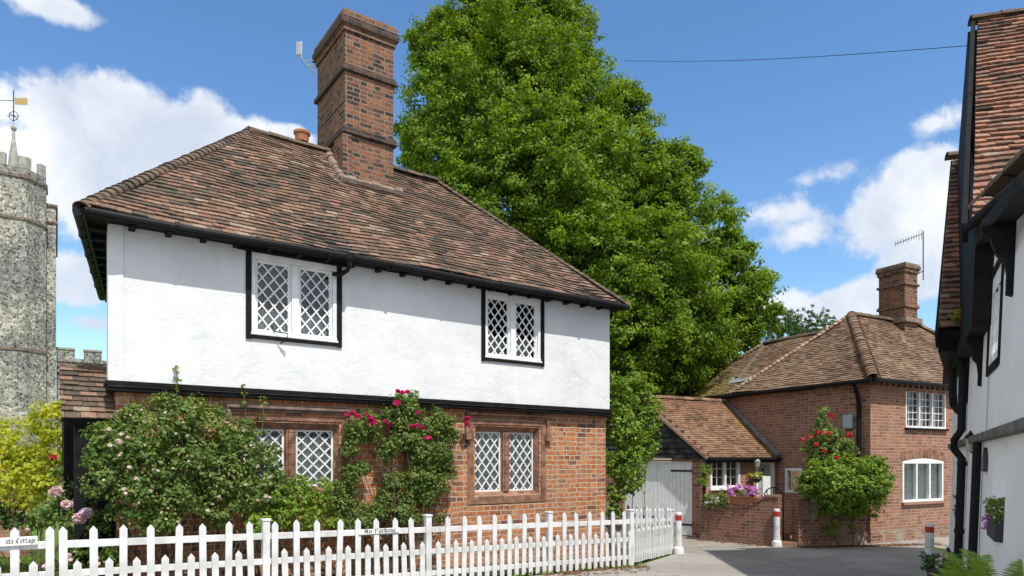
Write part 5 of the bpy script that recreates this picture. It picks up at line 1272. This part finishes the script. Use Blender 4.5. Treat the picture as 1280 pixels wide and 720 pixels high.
plant('low_shrub', 'shrub', 'low bright green shrub below the sill of the first lower window',
 [hl(*a) for a in ((345,607,15,9.3),(402,608,14,9.3),(374,604,13,9.3),(345,625,20,9.3),(372,622,20,9.3),(398,628,18,9.3),(356,645,18,9.1),(388,650,16,9.1),(330,655,15,9.0),(415,655,10,9.1),(322,640,16,9.1))], M['leaf_fresh'], .055, 95, 12, .085)
plant('small_plant', 'plant', 'small yellow-green plant poking up just behind the pickets below the rose bush', [hl(318,652,10,8.7),hl(325,658,10,8.6)], M['leaf_fresh'], .05, 150, 10, .06)
yl = [lob(62,528,24,9.6,.8),lob(75,555,20,9.5,.8),lob(35,555,30,9.9,.8),lob(12,580,34,9.9,.8),lob(52,585,30,9.7,.8),lob(25,612,28,9.8,.8),lob(0,548,24,10,.8),lob(60,610,20,9.6,.8),lob(66,512,14,9.6,.8)]
plant('golden_shrub', 'shrub', 'golden yellow-leaved shrub in front of the church at the left edge', yl, M['leaf_yellow'], .075, 45, 13, .11, .4)
t, C_, O_ = plant('garden_roses', 'rose bush', 'leafy garden plants with large pale pink blooms behind the gate end of the fence',
 [lob(70,640,20,8.6),lob(95,655,20,8.4),(lob(50,650,16,8.8)),lob(110,625,14,8.7),lob(88,610,12,8.8),lob(75,590,9,8.9),lob(120,655,16,8.3),lob(105,690,18,8.2),lob(85,700,14,8.2),lob(140,690,18,8.1)], M['leaf_rose'], .06, 80, 12, .09)
fm = flower_mesh('blossom', .075, 40, M['petal_rose']); blossoms(fm, [at(70,615,8.4),at(84,631,8.2),at(100,648,8.0)], t, s=(.9,1.1))
fm = flower_mesh('blossom', .082, 44, M['petal_lilac']); blossoms(fm, [at(108,642,8.05)], t, s=(1,1.05))
fm = flower_mesh('blossom', .05, 16, M['petal_red']); blossoms(fm, [at(67,572,8.6)], t)
fm = flower_mesh('blossom', .035, 12, M['petal_rose']); blossoms(fm, [at(p,q,7.9) for p, q in ((34,662),(56,708),(86,694),(88,700),(120,698),(122,705),(16,690),(22,702))], t)
plant('strappy_plant', 'plant', 'dark strap-leaved clump at the left edge behind the lawn', [lob(12,645,16,9.8),lob(30,640,12,9.9),lob(-5,640,16,9.9)], M['leaf_dark'], .14, 40, 12, .1, aspect=.16)
plant('gable_creeper', 'climbing shrub', 'bushy green climber spilling round the right end of the white cottage',
 [lob(788,490,24,14.2),lob(806,505,22,14.4),(lob(775,505,20,14)),lob(800,530,24,14.3),lob(780,540,24,14.0),lob(808,552,17,14.4),lob(793,565,24,14.2),lob(775,580,22,13.9),lob(790,598,18,14.1),lob(772,615,14,13.9),lob(766,635,10,13.8),lob(795,475,14,14.3),lob(765,480,12,13.8)], M['leaf_hedge'], .085, 34, 15, .15, .35, stems=3)
plant('round_shrub', 'shrub', 'dense rounded bright green shrub growing over the low wall before the brick house',
 [lob(1030,600,27,15.3),lob(1058,592,26,15.4),lob(1085,598,24,15.5),(lob(1045,618,28,15.2)),lob(1075,620,26,15.3),lob(1098,605,15,15.5),lob(1015,605,18,15.3),lob(1092,585,15,15.5)], M['leaf_hedge'], .075, 75, 16, .11, .5, stems=3)
t, C_, O_ = plant('climbing_rose', 'climbing rose', 'climbing rose with coral red blooms on the shaded brick wall above the rounded shrub',
 [lob(1030,548,16,15.9),lob(1045,555,18,15.8),lob(1015,560,12,16.2),lob(1058,560,12,15.7),lob(1028,528,8,16.0),lob(1030,514,7,16.0),lob(1035,570,20,15.8),lob(1022,580,14,15.9)], M['leaf_rose'], .075, 60, 10, .10, .3)
fm = flower_mesh('blossom', .06, 14, M['petal_red']); blossoms(fm, [at(p,q,15.3) for p, q in ((1002,550),(1012,546),(1024,541),(1035,542),(1038,520),(1062,544),(1031,564),(1046,573),(1020,556))], t, s=(.8,1.3))
plant('wall_weed', 'plant', 'weedy green seedling at the foot of the low wall under the rounded shrub', [lob(1035,662,10,15.3),lob(1046,655,8,15.3),lob(1068,660,6,15.35)], M['leaf_fresh'], .05, 70, 8, .07)

# grass, litter
n_ = 5200; gx = np.stack([nrg.uniform(-13,-6.2,n_), nrg.uniform(9.1,14.6,n_)], 1); g3 = np.array([(x,y,gz(x,y)+.06) for x, y in gx])
tag(leaf_mesh('grass', g3, .05, 4, .11, M['grass'], None, up=-.2, aspect=.16), 'short mown lawn grass behind the gate', 'grass', kind='stuff')
pts = []
for k in range(260):
    s = rng.random(); u = 5.6+s*(uC-5.6)+rng.uniform(0,.2); x, y, _ = FF.P(u, rng.uniform(-.05,.25)*rng.random(), 0); pts.append((x,y,gz(x,y)+.03))
tag(leaf_mesh('weeds', np.array(pts[:45]), .03, 5, .06, M['leaf_fresh'], None, aspect=.3), 'low weeds growing along the foot of the picket fence', 'weeds', kind='stuff')
lit = [(p[0],p[1],gz(p[0],p[1])+.012) for p in [(FF.P(rng.uniform(6.3,8.5), abs(rng.gauss(0,.25)), 0)) for _ in range(170)]]
for k in range(330):
    t_ = rng.random(); lit.append((6.5+t_*3.4, 15.36+t_*.55-abs(rng.gauss(0,.12)), -1.945+rng.uniform(0,.012)))
for k in range(80):
    t_ = rng.random(); p = WF.P(t_*WL, abs(rng.gauss(0,.12)), 0); lit.append((p[0],p[1],gz(p[0],p[1])+.012))
tag(leaf_mesh('litter', np.array(lit), .07, 6, .04, M['dead'], None, up=2.5, flat=.1), 'brown fallen leaves along the wall and fence bottoms', 'litter', kind='stuff')

# overhead wire
mb = MB(); a, b = Vector(at(780,76,22)), Vector(at(1225,56,12)); mb.tube([a.lerp(b,k/16)-Vector((0,0,.12*math.sin(math.pi*k/16))) for k in range(17)], .0065, 5)
tag(obj('overhead_wire', mb, M['black_iron']), 'thin dark overhead wire strung from the big tree to the right-hand roof', 'wire')

# ================================================================== SKY, SUN, CAMERA
SUN_EL, S2 = 58, (.50,-.866)
w = bpy.data.worlds.new('World'); sc.world = w; w.use_nodes = True; nt = w.node_tree; nt.nodes.clear()
out = N(nt, 'OutputWorld'); sky = N(nt, 'TexSky', sky_type='NISHITA', sun_disc=False)
sky.sun_elevation = R(SUN_EL); sky.sun_rotation = math.atan2(S2[0], S2[1]); sky.altitude = 100; sky.air_density = 1.0; sky.dust_density = .35; sky.ozone_density = 1.6
bg = N(nt, 'Background'); bg.inputs['Strength'].default_value = .135
hsv = N(nt, 'HueSaturation'); hsv.inputs['Saturation'].default_value = 1.2; hsv.inputs['Value'].default_value = 1.0; nt.links.new(sky.outputs[0], hsv.inputs['Color']); nt.links.new(hsv.outputs[0], bg.inputs[0])
dirn = N(nt, 'TexCoord').outputs['Generated']
BL_ = [(60,6,62,20,.9),(-20,130,60,45,.75),(40,200,85,48,1),(100,165,70,50,1.05),(160,160,75,52,1.15),(230,185,90,50,1.1),(300,185,65,30,1.05),(365,172,34,14,.85),(180,250,110,60,1.1),(250,280,120,60,1),(85,350,48,34,.95),(120,405,36,16,.75),(45,340,30,30,.8),
 (1150,222,52,36,.84),(1110,265,66,50,.86),(1175,300,60,60,.9),(1045,388,66,28,.9),(1090,375,46,30,.86),(990,385,44,24,.8),(985,265,75,45,.56),(1025,220,62,30,.56),(1000,292,60,28,.54),(1172,155,36,22,.5),(1150,350,55,34,.86)]
acc = None
for px, py, rx, ry, amp in BL_:
    d = Vector(((px-CX)/F, 1, (HY-py)/F)); L = d.length; d.normalize()
    s = N(nt, 'VectorMath', operation='SUBTRACT'); nt.links.new(dirn, s.inputs[0]); s.inputs[1].default_value = d
    m = N(nt, 'VectorMath', operation='MULTIPLY'); nt.links.new(s.outputs[0], m.inputs[0]); kx, kz = F*L/rx, F*L/ry; m.inputs[1].default_value = (kx, min(kx,kz)*.5, kz)
    l = N(nt, 'VectorMath', operation='LENGTH'); nt.links.new(m.outputs[0], l.inputs[0])
    r = N(nt, 'MapRange', clamp=True); nt.links.new(l.outputs['Value'], r.inputs[0]); r.inputs[1].default_value = 0; r.inputs[2].default_value = 1.7; r.inputs[3].default_value = amp; r.inputs[4].default_value = 0
    if acc is None: acc = r.outputs[0]
    else:
        a = N(nt, 'Math', operation='SMOOTH_MAX'); a.inputs[2].default_value = .12; nt.links.new(acc, a.inputs[0]); nt.links.new(r.outputs[0], a.inputs[1]); acc = a.outputs[0]
sy = N(nt, 'SeparateXYZ'); nt.links.new(dirn, sy.inputs[0])                     # broken cloud over the unseen rest of the sky, added for fill light
r = N(nt, 'MapRange', clamp=True); nt.links.new(sy.outputs[1], r.inputs[0]); r.inputs[1].default_value = .64; r.inputs[2].default_value = .3; r.inputs[3].default_value = 0; r.inputs[4].default_value = .53
a = N(nt, 'Math', operation='SMOOTH_MAX'); a.inputs[2].default_value = .12; nt.links.new(acc, a.inputs[0]); nt.links.new(r.outputs[0], a.inputs[1]); acc = a.outputs[0]
nz = noise(nt, 7, 9, .62, dirn, .25); nz2 = noise(nt, 26, 6, .6, dirn, .3)
a = N(nt, 'Math', operation='MULTIPLY_ADD'); nt.links.new(nz, a.inputs[0]); a.inputs[1].default_value = 1.15; nt.links.new(acc, a.inputs[2])
b = N(nt, 'Math', operation='MULTIPLY_ADD'); nt.links.new(nz2, b.inputs[0]); b.inputs[1].default_value = .38; nt.links.new(a.outputs[0], b.inputs[2])
den = ramp(nt, [(.0,(0,0,0)), (1,(1,1,1))]); mr = N(nt, 'MapRange', clamp=True, interpolation_type='SMOOTHSTEP'); nt.links.new(b.outputs[0], mr.inputs[0]); mr.inputs[1].default_value = 1.08; mr.inputs[2].default_value = 1.31
sh_ = N(nt, 'MapRange', clamp=True); nt.links.new(noise(nt, 5, 7, .55, dirn, .4), sh_.inputs[0]); sh_.inputs[1].default_value = .38; sh_.inputs[2].default_value = .62
cc = mix(nt, sh_.outputs[0], (.60,.66,.76), (.98,.99,1.0))
cbg = N(nt, 'Background'); nt.links.new(cc, cbg.inputs[0]); cbg.inputs['Strength'].default_value = .76
fac = N(nt, 'Math', operation='MULTIPLY'); nt.links.new(mr.outputs[0], fac.inputs[0]); fac.inputs[1].default_value = .93
ms = N(nt, 'MixShader'); nt.links.new(fac.outputs[0], ms.inputs[0]); nt.links.new(bg.outputs[0], ms.inputs[1]); nt.links.new(cbg.outputs[0], ms.inputs[2]); nt.links.new(ms.outputs[0], out.inputs[0])

ld = bpy.data.lights.new('sun', 'SUN'); ld.energy = 3.4; ld.angle = R(.55); ld.color = (1,.955,.88)
lo_ = bpy.data.objects.new('sun', ld); COL.objects.link(lo_)
ch_ = math.cos(R(SUN_EL)); sd = Vector((S2[0]/math.hypot(*S2)*ch_, S2[1]/math.hypot(*S2)*ch_, math.sin(R(SUN_EL)))); lo_.rotation_euler = (-sd).to_track_quat('-Z','Y').to_euler(); lo_.location = (10,-10,30)
cd = bpy.data.cameras.new('camera'); cd.lens = 24; cd.sensor_width = 36; cd.sensor_fit = 'HORIZONTAL'; cd.shift_y = (HY-360)/1280; cd.clip_start = .05; cd.clip_end = 2000
co_ = bpy.data.objects.new('camera', cd); COL.objects.link(co_); co_.rotation_euler = (R(90),0,0); sc.camera = co_
sc.view_settings.view_transform = 'Standard'; sc.view_settings.look = 'None'; sc.view_settings.exposure = .6; sc.view_settings.gamma = 1; sc.view_settings.use_curve_mapping = False
sc.cycles.max_bounces = 6; sc.cycles.transparent_max_bounces = 12
